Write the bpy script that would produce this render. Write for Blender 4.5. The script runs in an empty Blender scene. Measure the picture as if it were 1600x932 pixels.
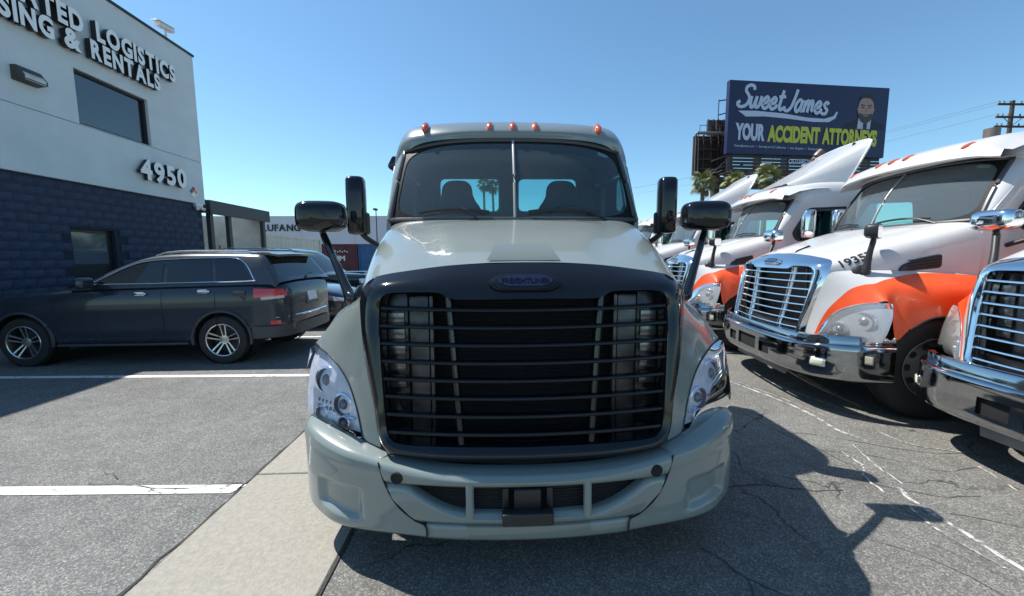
import bpy, bmesh, math, random
from mathutils import Vector, Matrix
random.seed(7)
sc = bpy.context.scene
COL = sc.collection

# ------------------------------------------------------------------ camera
def cam_setup():
    yaw, pitch, roll = math.radians(2.261), math.radians(6.076), math.radians(-0.321)
    cy, sy, cp, sp = math.cos(yaw), math.sin(yaw), math.cos(pitch), math.sin(pitch)
    f = Vector((sy*cp, cy*cp, -sp)); r = Vector((cy, -sy, 0)); u = r.cross(f)
    c, s = math.cos(roll), math.sin(roll)
    r2, u2 = c*r+s*u, -s*r+c*u
    cam = bpy.data.cameras.new('camera'); co = bpy.data.objects.new('camera', cam); COL.objects.link(co)
    m = Matrix((r2, u2, -f)).transposed().to_4x4(); m.translation = Vector((-0.14, -1.738, 1.625))
    co.matrix_world = m
    cam.sensor_width = 36; cam.lens = 607.64/1600*36; cam.clip_start = 0.02; cam.clip_end = 2000
    sc.camera = co
cam_setup()

# ------------------------------------------------------------------ sky and sun
SUN_TO = Vector((0.573, -0.275, -1.0)).normalized()        # direction the sunlight travels
SUN_EL = math.asin(-SUN_TO.z); SUN_AZ = math.atan2(-SUN_TO.x, -SUN_TO.y)   # azimuth from +Y towards +X
world = bpy.data.worlds.new('World'); sc.world = world; world.use_nodes = True
wn = world.node_tree; wn.nodes.clear()
sky = wn.nodes.new('ShaderNodeTexSky'); sky.sky_type = 'NISHITA'; sky.sun_disc = False
sky.sun_elevation = SUN_EL; sky.sun_rotation = SUN_AZ; sky.altitude = 50; sky.air_density = 1.0; sky.dust_density = 0.15; sky.ozone_density = 1.0
bg = wn.nodes.new('ShaderNodeBackground'); bg.inputs[1].default_value = 0.104
wo = wn.nodes.new('ShaderNodeOutputWorld')
tint = wn.nodes.new('ShaderNodeMix'); tint.data_type = 'RGBA'; tint.blend_type = 'MULTIPLY'; tint.inputs[0].default_value = 1; tint.inputs[7].default_value = (0.73, 0.965, 1.02, 1)
wn.links.new(sky.outputs[0], tint.inputs[6]); wn.links.new(tint.outputs[2], bg.inputs[0]); wn.links.new(bg.outputs[0], wo.inputs[0])
sl = bpy.data.lights.new('sun', 'SUN'); sl.energy = 4.6; sl.angle = math.radians(0.53); sl.color = (1.0, 0.955, 0.89)
so = bpy.data.objects.new('sun', sl); COL.objects.link(so)
so.rotation_euler = SUN_TO.to_track_quat('-Z', 'Y').to_euler(); so.location = (0, 0, 30)
sc.view_settings.view_transform = 'Standard'; sc.view_settings.look = 'None'
sc.view_settings.gamma = 1.0; sc.view_settings.exposure = 0.70

# ------------------------------------------------------------------ materials
MATS = {}
def mat(name, col, rough=0.5, metal=0.0, coat=0.0, spec=0.5, noise=None, bump=None, trans=None):
    """noise=(scale, amount) mottles the colour, bump=(scale, strength) adds fine relief"""
    if name in MATS: return MATS[name]
    m = bpy.data.materials.new(name); m.use_nodes = True; nt = m.node_tree
    b = nt.nodes['Principled BSDF']
    b.inputs['Base Color'].default_value = (*col, 1); b.inputs['Roughness'].default_value = rough
    b.inputs['Metallic'].default_value = metal; b.inputs['Coat Weight'].default_value = coat
    b.inputs['Coat Roughness'].default_value = 0.04; b.inputs['Specular IOR Level'].default_value = spec
    if noise or bump:
        tc = nt.nodes.new('ShaderNodeTexCoord')
    if noise:
        n = nt.nodes.new('ShaderNodeTexNoise'); n.inputs['Scale'].default_value = noise[0]; n.inputs['Detail'].default_value = 6
        nt.links.new(tc.outputs['Object'], n.inputs['Vector'])
        mr = nt.nodes.new('ShaderNodeMapRange'); mr.inputs[1].default_value = 0.3; mr.inputs[2].default_value = 0.7
        mr.inputs[3].default_value = 1-noise[1]; mr.inputs[4].default_value = 1+noise[1]
        nt.links.new(n.outputs['Fac'], mr.inputs[0])
        mx = nt.nodes.new('ShaderNodeMix'); mx.data_type = 'RGBA'; mx.blend_type = 'MULTIPLY'; mx.inputs[0].default_value = 1
        mx.inputs[6].default_value = (*col, 1); nt.links.new(mr.outputs[0], mx.inputs[7]); nt.links.new(mx.outputs[2], b.inputs['Base Color'])
        mr2 = nt.nodes.new('ShaderNodeMapRange'); mr2.inputs[3].default_value = max(rough-0.06, 0.02); mr2.inputs[4].default_value = rough+0.08
        nt.links.new(n.outputs['Fac'], mr2.inputs[0]); nt.links.new(mr2.outputs[0], b.inputs['Roughness'])
    if bump:
        n2 = nt.nodes.new('ShaderNodeTexNoise'); n2.inputs['Scale'].default_value = bump[0]; n2.inputs['Detail'].default_value = 4
        nt.links.new(tc.outputs['Object'], n2.inputs['Vector'])
        bp = nt.nodes.new('ShaderNodeBump'); bp.inputs['Strength'].default_value = bump[1]; bp.inputs['Distance'].default_value = 0.02
        nt.links.new(n2.outputs['Fac'], bp.inputs['Height']); nt.links.new(bp.outputs[0], b.inputs['Normal'])
    MATS[name] = m
    return m

def glass(name, tint, rough=0.0, ior=1.5, body=None):
    """thin tinted pane: clear tint + Fresnel mirror; body=(colour, amount) mixes in a matt film"""
    if name in MATS: return MATS[name]
    m = bpy.data.materials.new(name); m.use_nodes = True; nt = m.node_tree; nt.nodes.clear()
    o = nt.nodes.new('ShaderNodeOutputMaterial'); t = nt.nodes.new('ShaderNodeBsdfTransparent'); t.inputs[0].default_value = (*tint, 1)
    g = nt.nodes.new('ShaderNodeBsdfGlossy'); g.inputs['Roughness'].default_value = rough; g.inputs[0].default_value = (1, 1, 1, 1)
    fr = nt.nodes.new('ShaderNodeFresnel'); fr.inputs[0].default_value = ior
    mx = nt.nodes.new('ShaderNodeMixShader'); nt.links.new(fr.outputs[0], mx.inputs[0])
    src = t
    if body:
        d = nt.nodes.new('ShaderNodeBsdfDiffuse'); d.inputs[0].default_value = (*body[0], 1)
        m2 = nt.nodes.new('ShaderNodeMixShader'); m2.inputs[0].default_value = body[1]
        nt.links.new(t.outputs[0], m2.inputs[1]); nt.links.new(d.outputs[0], m2.inputs[2]); src = m2
    nt.links.new(src.outputs[0], mx.inputs[1]); nt.links.new(g.outputs[0], mx.inputs[2]); nt.links.new(mx.outputs[0], o.inputs[0])
    MATS[name] = m
    return m

def asphalt_mat(name, base, crack, seed, crackcol=(0.05, 0.047, 0.042), stain=0.25):
    m = bpy.data.materials.new(name); m.use_nodes = True; nt = m.node_tree; L = nt.links; N = nt.nodes.new
    b = nt.nodes['Principled BSDF']; b.inputs['Roughness'].default_value = 0.88; b.inputs['Specular IOR Level'].default_value = 0.3
    tc = N('ShaderNodeTexCoord'); mp = N('ShaderNodeMapping'); mp.inputs['Location'].default_value = (seed, seed*1.7, 0)
    L.new(tc.outputs['Object'], mp.inputs[0])
    def noise(s, d=5, r=0.6):
        n = N('ShaderNodeTexNoise'); n.inputs['Scale'].default_value = s; n.inputs['Detail'].default_value = d; n.inputs['Roughness'].default_value = r
        L.new(mp.outputs[0], n.inputs['Vector']); return n
    vor = N('ShaderNodeTexVoronoi'); vor.inputs['Scale'].default_value = 135; L.new(mp.outputs[0], vor.inputs['Vector'])     # stones in the mix
    cr = N('ShaderNodeValToRGB'); e = cr.color_ramp.elements
    e[0].position = 0.0; e[0].color = (0.55, 0.55, 0.55, 1); e[1].position = 1.0; e[1].color = (1.65, 1.63, 1.58, 1)
    k = e.new(0.62); k.color = (0.85, 0.85, 0.85, 1); k = e.new(0.86); k.color = (1.25, 1.24, 1.2, 1)
    sep = N('ShaderNodeSeparateColor'); L.new(vor.outputs['Color'], sep.inputs[0]); L.new(sep.outputs[0], cr.inputs[0])
    big = noise(0.55, 6); mid = noise(6, 5); fine = noise(260, 2)
    def rng(src, a, bb, lo=0.3, hi=0.7):
        r = N('ShaderNodeMapRange'); r.inputs[1].default_value = lo; r.inputs[2].default_value = hi; r.inputs[3].default_value = a; r.inputs[4].default_value = bb
        L.new(src, r.inputs[0]); return r.outputs[0]
    def mul(a, c):
        x = N('ShaderNodeMix'); x.data_type = 'RGBA'; x.blend_type = 'MULTIPLY'; x.inputs[0].default_value = 1
        if isinstance(a, tuple): x.inputs[6].default_value = (*a, 1)
        else: L.new(a, x.inputs[6])
        L.new(c, x.inputs[7]); return x.outputs[2]
    c = mul(base, cr.outputs[0]); c = mul(c, rng(big.outputs['Fac'], 1-stain, 1+stain)); c = mul(c, rng(mid.outputs['Fac'], 0.86, 1.14)); c = mul(c, rng(fine.outputs['Fac'], 0.7, 1.3))
    h = N('ShaderNodeMath'); h.operation = 'ADD'; L.new(sep.outputs[0], h.inputs[0]); L.new(fine.outputs['Fac'], h.inputs[1])
    if crack:
        ws = noise(2.2, 5); vm = N('ShaderNodeVectorMath'); vm.operation = 'MULTIPLY_ADD'; vm.inputs[1].default_value = (0.5, 0.5, 0)
        L.new(ws.outputs['Color'], vm.inputs[0]); L.new(mp.outputs[0], vm.inputs[2])
        v2 = N('ShaderNodeTexVoronoi'); v2.feature = 'DISTANCE_TO_EDGE'; v2.inputs['Scale'].default_value = crack; L.new(vm.outputs[0], v2.inputs['Vector'])
        msk = noise(0.8, 3); f = rng(v2.outputs['Distance'], 1, 0, 0.002, 0.008); g = rng(msk.outputs['Fac'], 0, 1, 0.47, 0.56)
        mm = N('ShaderNodeMath'); mm.operation = 'MULTIPLY'; L.new(f, mm.inputs[0]); L.new(g, mm.inputs[1])
        x = N('ShaderNodeMix'); x.data_type = 'RGBA'; L.new(mm.outputs[0], x.inputs[0]); L.new(c, x.inputs[6]); x.inputs[7].default_value = (*crackcol, 1); c = x.outputs[2]
    L.new(c, b.inputs['Base Color'])
    bp = N('ShaderNodeBump'); bp.inputs['Strength'].default_value = 0.55; bp.inputs['Distance'].default_value = 0.006
    L.new(h.outputs[0], bp.inputs['Height']); L.new(bp.outputs[0], b.inputs['Normal'])
    return m

CHROME = mat('chrome', (0.83, 0.84, 0.86), 0.06, 1.0, noise=(3, 0.05))
BLACKG = mat('gloss black', (0.006, 0.007, 0.010), 0.07, 0, 0.0, 0.5)
BLACKP = mat('black plastic', (0.018, 0.018, 0.02), 0.45)
DARK = mat('dark cavity', (0.008, 0.008, 0.009), 0.8)
RUBBER = mat('rubber', (0.016, 0.016, 0.017), 0.75, bump=(60, 0.3))
STEEL = mat('wheel steel', (0.62, 0.62, 0.6), 0.35, 0.3, noise=(8, 0.12))
CHASSIS = mat('chassis', (0.02, 0.02, 0.022), 0.6, noise=(6, 0.3))
TEAL = mat('main truck paint', (0.20, 0.235, 0.223), 0.22, 0, 0.7, noise=(2.5, 0.03))
TEALR = mat('main truck roof paint', (0.175, 0.205, 0.205), 0.25, 0, 0.7, noise=(2.5, 0.03))
WHITE = mat('truck white paint', (0.55, 0.547, 0.545), 0.25, 0, 0.6, noise=(3, 0.03))
ORANGE = mat('fender orange', (0.74, 0.085, 0.016), 0.35, 0, 0.25, noise=(4, 0.06))
AMBER = mat('amber lens', (0.50, 0.10, 0.03), 0.12, 0, 1.0)
REDLENS = mat('red lens', (0.60, 0.016, 0.03), 0.1, 0, 1.0)
SEATM = mat('seat cloth', (0.07, 0.075, 0.088), 0.8)
DASHM = mat('dash vinyl', (0.03, 0.032, 0.036), 0.6)
LINER = mat('cab liner', (0.21, 0.225, 0.24), 0.8)
LINERW = mat('pale cab liner', (.34, .36, .37), .8)
WSG = glass('windshield glass', (0.68, 0.80, 0.79), 0.0, 1.5, ((0.40, 0.50, 0.56), 0.085))  # bluish film paints sky reflection into the pane
REARG = glass('rear window glass', (0.55, 0.84, 0.86), 0.0, 1.45)
WSG2 = glass('white truck windshield', (.80, .88, .87), 0.0, 1.5, ((.46, .56, .60), .15))  # stronger pale film, painting in mirrored sky and a brighter cab
LENS2 = glass('aged lamp lens', (.9, .92, .93), 0.02, 1.4, ((.6, .61, .6), .22))
LENS = glass('lamp lens', (0.95, 0.96, 0.98), 0.0, 1.16)
LAMPC = mat('lamp chrome', (0.62, 0.64, 0.72), 0.2, 0.85)
BARB = mat('bar black', (0.005, 0.006, 0.009), 0.1, 0, 0, 0.3)
LAMPG = mat('lamp grey', (0.16, 0.17, 0.2), 0.3, 0.6)
FOG = mat('fog lens', (0.70, 0.70, 0.52), 0.15, 0, 1.0)
PRINT = mat('number print', (0.015, 0.015, 0.018), 0.5)

# ------------------------------------------------------------------ mesh helpers
def link(name, me, parent=None):
    o = bpy.data.objects.new(name, me); COL.objects.link(o)
    if parent is not None: o.parent = parent
    return o
def mk(name, vf, m, parent=None, smooth=True, angle=40, flat=False):
    v, f = vf[0], vf[1]
    me = bpy.data.meshes.new(name); me.from_pydata([tuple(p) for p in v], [], [tuple(q) for q in f])
    ms = m if isinstance(m, (list, tuple)) else [m]
    for q in ms: me.materials.append(q)
    if len(vf) > 2: me.polygons.foreach_set('material_index', vf[2])
    me.validate()
    bm = bmesh.new(); bm.from_mesh(me); bmesh.ops.remove_doubles(bm, verts=bm.verts, dist=1e-5); bmesh.ops.recalc_face_normals(bm, faces=bm.faces) if not flat else None
    a = math.radians(angle)
    for e in bm.edges:
        if len(e.link_faces) == 2 and e.calc_face_angle(0) > a: e.smooth = False
    for fc in bm.faces: fc.smooth = smooth
    bm.to_mesh(me); bm.free()
    return link(name, me, parent)
def empty(name, loc=(0, 0, 0), rz=0.0):
    o = bpy.data.objects.new(name, None); COL.objects.link(o); o.location = loc; o.rotation_euler = (0, 0, rz); o.empty_display_size = 0.3
    return o
def tag(o, label=None, cat=None, group=None, kind=None):
    if label: o['label'] = label
    if cat: o['category'] = cat
    if group: o['group'] = group
    if kind: o['kind'] = kind
    return o
def join(*parts):
    V, F, M = [], [], []
    for p in parts:
        n = len(V); V += list(p[0]); F += [tuple(i+n for i in f) for f in p[1]]
        M += list(p[2]) if len(p) > 2 else [0]*len(p[1])
    return V, F, M
def setm(p, k): return p[0], p[1], [k]*len(p[1])
def xf(p, M):
    return ([M @ Vector(v) for v in p[0]], p[1]) + tuple(p[2:])
def mir(p):
    return ([(-v[0], v[1], v[2]) for v in p[0]], [tuple(reversed(f)) for f in p[1]]) + tuple(p[2:])
def both(p): return join(p, mir(p))
def cr(P, n):
    """Catmull-Rom resample with n points per span"""
    P = [Vector(p) for p in P]; out = []
    for i in range(len(P)-1):
        a = P[i-1] if i else P[0]*2-P[1]; b, c = P[i], P[i+1]; d = P[i+2] if i+2 < len(P) else P[-1]*2-P[-2]
        for k in range(n):
            t = k/n; out.append(0.5*((2*b)+(c-a)*t+(2*a-5*b+4*c-d)*t*t+(3*b-a-3*c+d)*t**3))
    out.append(P[-1]); return out
def lerp_list(L, x):
    if x <= L[0][0]: return L[0][1]
    for (a, b), (c, d) in zip(L, L[1:]):
        if x <= c: return b+(d-b)*(x-a)/(c-a)
    return L[-1][1]
def curve_y(L, x):
    """smooth interpolation of a table [(x, y)...]"""
    if x <= L[0][0]: return L[0][1]
    for i in range(len(L)-1):
        if x <= L[i+1][0]:
            x0, y0 = L[i]; x1, y1 = L[i+1]; h = x1-x0
            m0 = (y1-L[i-1][1])/(x1-L[i-1][0]) if i else (y1-y0)/h
            m1 = (L[i+2][1]-y0)/(L[i+2][0]-x0) if i+2 < len(L) else (y1-y0)/h
            t = (x-x0)/h
            return (2*t**3-3*t*t+1)*y0+(t**3-2*t*t+t)*h*m0+(-2*t**3+3*t*t)*y1+(t**3-t*t)*h*m1
    return L[-1][1]
def sstep(a, b, x):
    t = min(1, max(0, (x-a)/(b-a))); return t*t*(3-2*t)
def grid(rows, closed=False, loop=False, caps=False):
    """rows of equal length; closed joins the ends of each row, loop joins last row to first"""
    n = len(rows[0]); V = [p for r in rows for p in r]; F = []
    R = len(rows)
    for i in range(R if loop else R-1):
        for j in range(n if closed else n-1):
            a, b = i*n+j, i*n+(j+1) % n; c, d = ((i+1) % R)*n+(j+1) % n, ((i+1) % R)*n+j
            F.append((a, b, c, d))
    if caps: F += [tuple(range(n-1, -1, -1)), tuple(range((R-1)*n, R*n))]
    return V, F
def patch(ctrl, nu=5, nv=5):
    """smooth surface through a control net"""
    a = [cr(r, nu) for r in ctrl]
    cols = [cr([r[j] for r in a], nv) for j in range(len(a[0]))]
    return grid([[cols[j][i] for j in range(len(cols))] for i in range(len(cols[0]))])
def solid(p, d):
    """give an open sheet thickness d along the vector d"""
    V, F = p[0], p[1]; n = len(V); d = Vector(d)
    cnt = {}
    for f in F:
        for a, b in zip(f, f[1:]+f[:1]): cnt[(a, b)] = 1
    E = [(a, b) for (a, b) in cnt if (b, a) not in cnt]
    return list(V)+[Vector(v)+d for v in V], list(F)+[tuple(i+n for i in reversed(f)) for f in F]+[(b, a, a+n, b+n) for a, b in E]
def rbox(c, s, bev=0.01, seg=2, rot=None):
    bm = bmesh.new(); bmesh.ops.create_cube(bm, size=1)
    for v in bm.verts: v.co = Vector((v.co.x*s[0], v.co.y*s[1], v.co.z*s[2]))
    if bev > 0: bmesh.ops.bevel(bm, geom=bm.edges[:], offset=min(bev, min(s)*0.49), segments=seg, profile=0.5, affect='EDGES')
    M = Matrix.Translation(Vector(c)) @ (rot.to_4x4() if rot else Matrix())
    bm.verts.index_update()
    out = ([M @ v.co for v in bm.verts], [tuple(v.index for v in f.verts) for f in bm.faces]); bm.free(); return out
def cube(x0, x1, y0, y1, z0, z1):
    V = [(x, y, z) for z in (z0, z1) for y in (y0, y1) for x in (x0, x1)]
    return V, [(0, 2, 3, 1), (4, 5, 7, 6), (0, 1, 5, 4), (2, 6, 7, 3), (0, 4, 6, 2), (1, 3, 7, 5)]
def tube(path, r, n=10, caps=True, flat=1.0, upv=None):
    P = [Vector(p) for p in path]; rows = []
    for i, p in enumerate(P):
        t = (P[min(i+1, len(P)-1)]-P[max(i-1, 0)]).normalized()
        up = Vector(upv) if upv else (Vector((0, 0, 1)) if abs(t.z) < 0.9 else Vector((0, 1, 0)))
        a = t.cross(up).normalized(); b = a.cross(t)
        rr = r[i] if isinstance(r, (list, tuple)) else r
        rows.append([p+rr*(math.cos(2*math.pi*k/n)*a+flat*math.sin(2*math.pi*k/n)*b) for k in range(n)])
    return grid(rows, closed=True, caps=caps)
def lathe(prof, n=24, c=(0, 0, 0), axis=(0, 0, 1), caps=False):
    ax = Vector(axis).normalized(); q = Vector((0, 0, 1)).rotation_difference(ax).to_matrix(); c = Vector(c)
    rows = [[c+q @ Vector((r*math.cos(2*math.pi*k/n), r*math.sin(2*math.pi*k/n), h)) for k in range(n)] for r, h in prof]
    return grid(rows, closed=True, caps=caps)
def roundpoly(P, r, n=4):
    out = []
    for i, p in enumerate(P):
        p = Vector(p); a = Vector(P[i-1])-p; b = Vector(P[(i+1) % len(P)])-p
        d = min(r, a.length*0.49, b.length*0.49); s, e = p+a.normalized()*d, p+b.normalized()*d
        for k in range(n+1):
            t = k/n; out.append(s*(1-t)**2+p*2*t*(1-t)+e*t*t)
    return out
def mesh_of(cu):
    o = bpy.data.objects.new('tmp', cu); COL.objects.link(o); bpy.context.view_layer.update()
    dg = bpy.context.evaluated_depsgraph_get(); me = o.evaluated_get(dg).to_mesh()
    out = ([v.co.copy() for v in me.vertices], [tuple(p.vertices) for p in me.polygons])
    o.evaluated_get(dg).to_mesh_clear(); bpy.data.objects.remove(o); bpy.data.curves.remove(cu); return out
def plate(outer, holes, th, bev=0.0):
    """flat plate with holes in the local XY plane, thickness th centred on z=0"""
    cu = bpy.data.curves.new('c', 'CURVE'); cu.dimensions = '2D'; cu.fill_mode = 'BOTH'; cu.extrude = max(th/2-bev, 0.0005); cu.bevel_depth = bev; cu.bevel_resolution = 1
    for L in [outer]+list(holes):
        s = cu.splines.new('POLY'); s.points.add(len(L)-1); s.use_cyclic_u = True
        for q, p in zip(s.points, L): q.co = (p[0], p[1], 0, 1)
    return mesh_of(cu)
def text(s, size, th, off=0.0, sx=1.0, shear=0.0, align='LEFT', space=1.0):
    cu = bpy.data.curves.new('t', 'FONT'); cu.body = s; cu.size = size; cu.extrude = th/2; cu.offset = off; cu.shear = shear; cu.align_x = align; cu.space_character = space; cu.resolution_u = 4
    V, F = mesh_of(cu); return [Vector((v.x*sx, v.y, v.z)) for v in V], F
def basis(o, x, y):
    x = Vector(x).normalized(); y = Vector(y).normalized(); z = x.cross(y)
    M = Matrix((x, y, z)).transposed().to_4x4(); M.translation = Vector(o); return M
def ribbon(P, w, z=0.0):
    P = [Vector(p) for p in P]; rows = []
    for i, p in enumerate(P):
        t = (P[min(i+1, len(P)-1)]-P[max(i-1, 0)]).normalized(); nrm = Vector((-t.y, t.x)); ww = w(i) if callable(w) else w
        rows.append([(p.x+nrm.x*ww/2, p.y+nrm.y*ww/2, z), (p.x-nrm.x*ww/2, p.y-nrm.y*ww/2, z)])
    return grid(rows)
def kids(o): return list(o.children)
def copy_tree(o, parent=None):
    c = o.copy(); COL.objects.link(c); c.parent = parent
    for ch in kids(o): copy_tree(ch, c)
    return c
# ================================================================== ground
ASPH_L = asphalt_mat('asphalt left', (0.185, 0.187, 0.18), 0.0, 3.0, stain=.16)
ASPH_R = asphalt_mat('asphalt right', (0.185, 0.182, 0.168), 0.75, 11.0, stain=.22)
CONC = mat('gutter concrete', (0.285, 0.270, 0.232), 0.85, noise=(45, .14), bump=(140, .35))
PAINTW = None
def worn_paint(name, col, under, amt, scale=9):
    m = bpy.data.materials.new(name); m.use_nodes = True; nt = m.node_tree; b = nt.nodes['Principled BSDF']; b.inputs['Roughness'].default_value = .75
    tc = nt.nodes.new('ShaderNodeTexCoord'); n = nt.nodes.new('ShaderNodeTexNoise'); n.inputs['Scale'].default_value = scale; n.inputs['Detail'].default_value = 9; n.inputs['Roughness'].default_value = .75
    r = nt.nodes.new('ShaderNodeMapRange'); r.inputs[1].default_value = amt; r.inputs[2].default_value = amt+.06
    x = nt.nodes.new('ShaderNodeMix'); x.data_type = 'RGBA'; x.inputs[6].default_value = (*under, 1); x.inputs[7].default_value = (*col, 1)
    nt.links.new(tc.outputs['Object'], n.inputs['Vector']); nt.links.new(n.outputs['Fac'], r.inputs[0]); nt.links.new(r.outputs[0], x.inputs[0]); nt.links.new(x.outputs[2], b.inputs['Base Color'])
    bp = nt.nodes.new('ShaderNodeBump'); bp.inputs['Strength'].default_value = .3; bp.inputs['Distance'].default_value = .004; n3 = nt.nodes.new('ShaderNodeTexNoise'); n3.inputs['Scale'].default_value = 160
    nt.links.new(tc.outputs['Object'], n3.inputs['Vector']); nt.links.new(n3.outputs['Fac'], bp.inputs['Height']); nt.links.new(bp.outputs[0], b.inputs['Normal'])
    return m
PAINTW = worn_paint('stall paint', (.66, .66, .63), (.15, .15, .15), .38)
SEAL = worn_paint('faded line paint', (.46, .45, .42), (.16, .155, .15), .47, 14)
tag(mk('ground', ([(-600, -300, 0), (600, -300, 0), (600, 900, 0), (-600, 900, 0)], [(0, 1, 2, 3)]), ASPH_R), kind='structure')
tag(mk('parking_asphalt', ([(-9.6, -8, .004), (-1.93, -8, .004), (-1.86, 40, .004), (-9.6, 40, .004)], [(0, 1, 2, 3)]), ASPH_L), kind='structure')
gut = empty('concrete_gutter'); tag(gut, kind='structure')
yj = -7.9
while yj < 22:
    x0, x1 = -1.95, -1.02
    mk('slab', rbox(((x0+x1)/2, yj+1.5, -.03), (x1-x0, 2.988, .084), .006, 1), CONC, gut, smooth=False); yj += 3.0
mk('joint_dirt', join(ribbon([(-1.965+.02*random.uniform(-1, 1), -7+.13*k) for k in range(180)], lambda i: .010+.022*random.random(), .009), ribbon([(-1.01+.008*random.uniform(-1, 1), -7+.2*k) for k in range(120)], lambda i: .008+.010*random.random(), .009)), mat('joint dirt', (.045, .042, .038), .95), gut)
for y, x1 in ((.955, -2.0), (3.62, -2.0)):
    tag(mk('parking_line', ([(-9.4, y-.05+(-9.4+3)*-.033, .009), (x1, y-.05+(x1+3)*-.033, .009), (x1+.06, y+.05+(x1+3)*-.033, .009), (-9.4, y+.05+(-9.4+3)*-.033, .009)], [(0, 1, 2, 3)]), PAINTW), kind='structure')
for y in (6.3, 9.0, -1.7):
    tag(mk('parking_line', ([(-9.4, y-.05, .009), (-2.0, y-.05, .009), (-2.0, y+.05, .009), (-9.4, y+.05, .009)], [(0, 1, 2, 3)]), PAINTW), kind='structure')
def wob(P, a, n=8):
    Q = cr([(x, y, 0) for x, y in P], n); return [(p.x+random.uniform(-a, a), p.y+random.uniform(-a, a)) for p in Q]
L = [ribbon(wob([(2.55, 4.2), (2.88, 3.0), (3.03, 2.35), (3.06, 2.0), (3.02, 1.62), (3.08, 1.45)], .006), lambda i: .03+.012*random.random(), .004),
     ribbon(wob([(2.95, 3.0), (3.12, 2.3), (3.16, 1.9)], .006), .014, .0045),
     ribbon(wob([(2.70, 1.22), (2.68, 1.02), (2.55, .86), (2.50, .66)], .01), .016, .0045),
     ribbon(wob([(2.66, .72), (2.60, .58), (2.585, .30), (2.56, .0), (2.52, -.6)], .005), lambda i: .028+.012*random.random(), .004),
     ribbon(wob([(2.52, .54), (2.46, .30), (2.48, .02)], .006), .02, .0045),
     ribbon(wob([(2.90, 1.35), (2.78, 1.0), (2.72, .72)], .01), .012, .0045),
     ribbon(wob([(3.36, 2.96), (3.42, 2.5), (3.5, 2.12)], .004), .03, .004),
     ribbon(wob([(3.35, 1.55), (3.42, 1.3), (3.7, 1.15)], .006), .018, .004),
     ribbon(wob([(3.55, .95), (3.45, .7), (3.4, .55)], .006), .014, .004)]
tag(mk('faded_line', join(*L), SEAL), kind='structure')
CRK = mat('crack', (.06, .056, .05), .95)
def crack(P, w, a=.02, z=.0028): return ribbon(wob(P, a*.6, 4), lambda i: w*.7*random.uniform(.35, 1.3), z)
C = [crack([(1.45, 1.95), (1.75, 1.55), (1.80, 1.2), (1.72, .98), (1.85, .80)], .014), crack([(1.32, .72), (1.55, .80), (1.8, .78), (2.0, .72), (2.25, .70)], .018), crack([(1.8, .78), (1.66, 1.05), (1.55, 1.25)], .01),
     crack([(1.0, .22), (1.12, .02), (1.32, -.15), (1.45, -.35)], .014), crack([(1.12, .02), (1.05, -.2), (1.02, -.5)], .01), crack([(2.0, 2.9), (2.35, 2.2), (2.45, 1.6), (2.56, 1.25), (2.6, .95)], .012, .03), crack([(2.45, 1.6), (2.8, 1.5), (3.3, 1.2), (3.9, 1.1)], .01, .03),
     crack([(2.56, 1.25), (2.9, 1.15), (3.2, .9), (3.5, .95)], .009, .03), crack([(2.7, .45), (3.0, .3), (3.2, .35), (3.6, .1)], .009, .03), crack([(2.3, .2), (2.5, -.2), (2.8, -.35)], .008, .02), crack([(1.9, .3), (2.2, .05), (2.3, -.3)], .008), crack([(2.5, .78), (2.8, .62), (3.1, .6)], .008)]
tag(mk('pavement_cracks', join(*C), CRK), kind='structure')
C = [crack([(-3.1, 1.03), (-2.8, 1.0), (-2.6, .96), (-2.35, .94), (-2.2, .98), (-1.98, 1.0)], .010, .012, .0125), crack([(-2.95, 1.1), (-3.15, 1.2)], .008, .02, .0125), crack([(-2.6, .96), (-2.5, .9), (-2.4, .93)], .006, .01, .0125)]
tag(mk('line_cracks', join(*C), CRK), kind='structure')

# ================================================================== office building (facade plane x = -10)
FX = -10.0; CY, CZ, K = -1.738, 1.625, 9.86/8.86
def fy(y): return CY+(y-CY)*K
def fz(z): return CZ+(z-CZ)*K
STUC = mat('stucco', (.64, .68, .69), .9, noise=(1.3, .06), bump=(55, .25))
NAVY = mat('navy block', (.028, .040, .075), .75, noise=(5, .35), bump=(24, .8))
BLKT = mat('bronze black', (.015, .016, .018), .4)
WING = mat('window glass dark', (.012, .018, .026), .03, 0, 0, .9)
b = empty('office_building', (FX, fy(8), 0)); tag(b, 'grey stucco office building with navy block base, raised lettering and number 4950', 'building')
def B(n, vf, m, par=None, **k):
    v = [Vector(q)-b.location for q in vf[0]]
    return mk(n, (v,)+tuple(vf[1:]), m, par or b, **k)
Y1, ZT, ZB, ZJ = fy(10.72), fz(7.5), fz(3.255), fz(4.485); Y0 = 0.5
wy0, wy1, wz0, wz1 = fy(7.27), fy(9.03), ZJ+.005, fz(5.645)
def yz(P): return [(p[0], p[1], 0) for p in P]
MF = Matrix(((0, 0, 1, 0), (1, 0, 0, 0), (0, 1, 0, 0), (0, 0, 0, 1)))       # plate XY -> world YZ
def FP(outer, holes, th, x, bev=0.0): return xf(plate(yz(outer), [yz(h) for h in holes], th, bev), Matrix.Translation((x, 0, 0)) @ MF)
B('wall_panel', FP([(Y0, ZJ+.012), (Y1, ZJ+.012), (Y1, ZT), (Y0, ZT)], [[(wy0, wz0+.012), (wy1, wz0+.012), (wy1, wz1), (wy0, wz1)]], .25, FX-.125, .006), STUC, smooth=False)
B('wall_panel', FP([(Y0, ZB), (Y1, ZB), (Y1, ZJ-.012), (Y0, ZJ-.012)], [], .25, FX-.125, .006), STUC, smooth=False)
B('joint_backing', cube(FX-.24, FX-.03, Y0, Y1-.03, ZJ-.03, ZJ+.03), BLKT, smooth=False)
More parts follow.
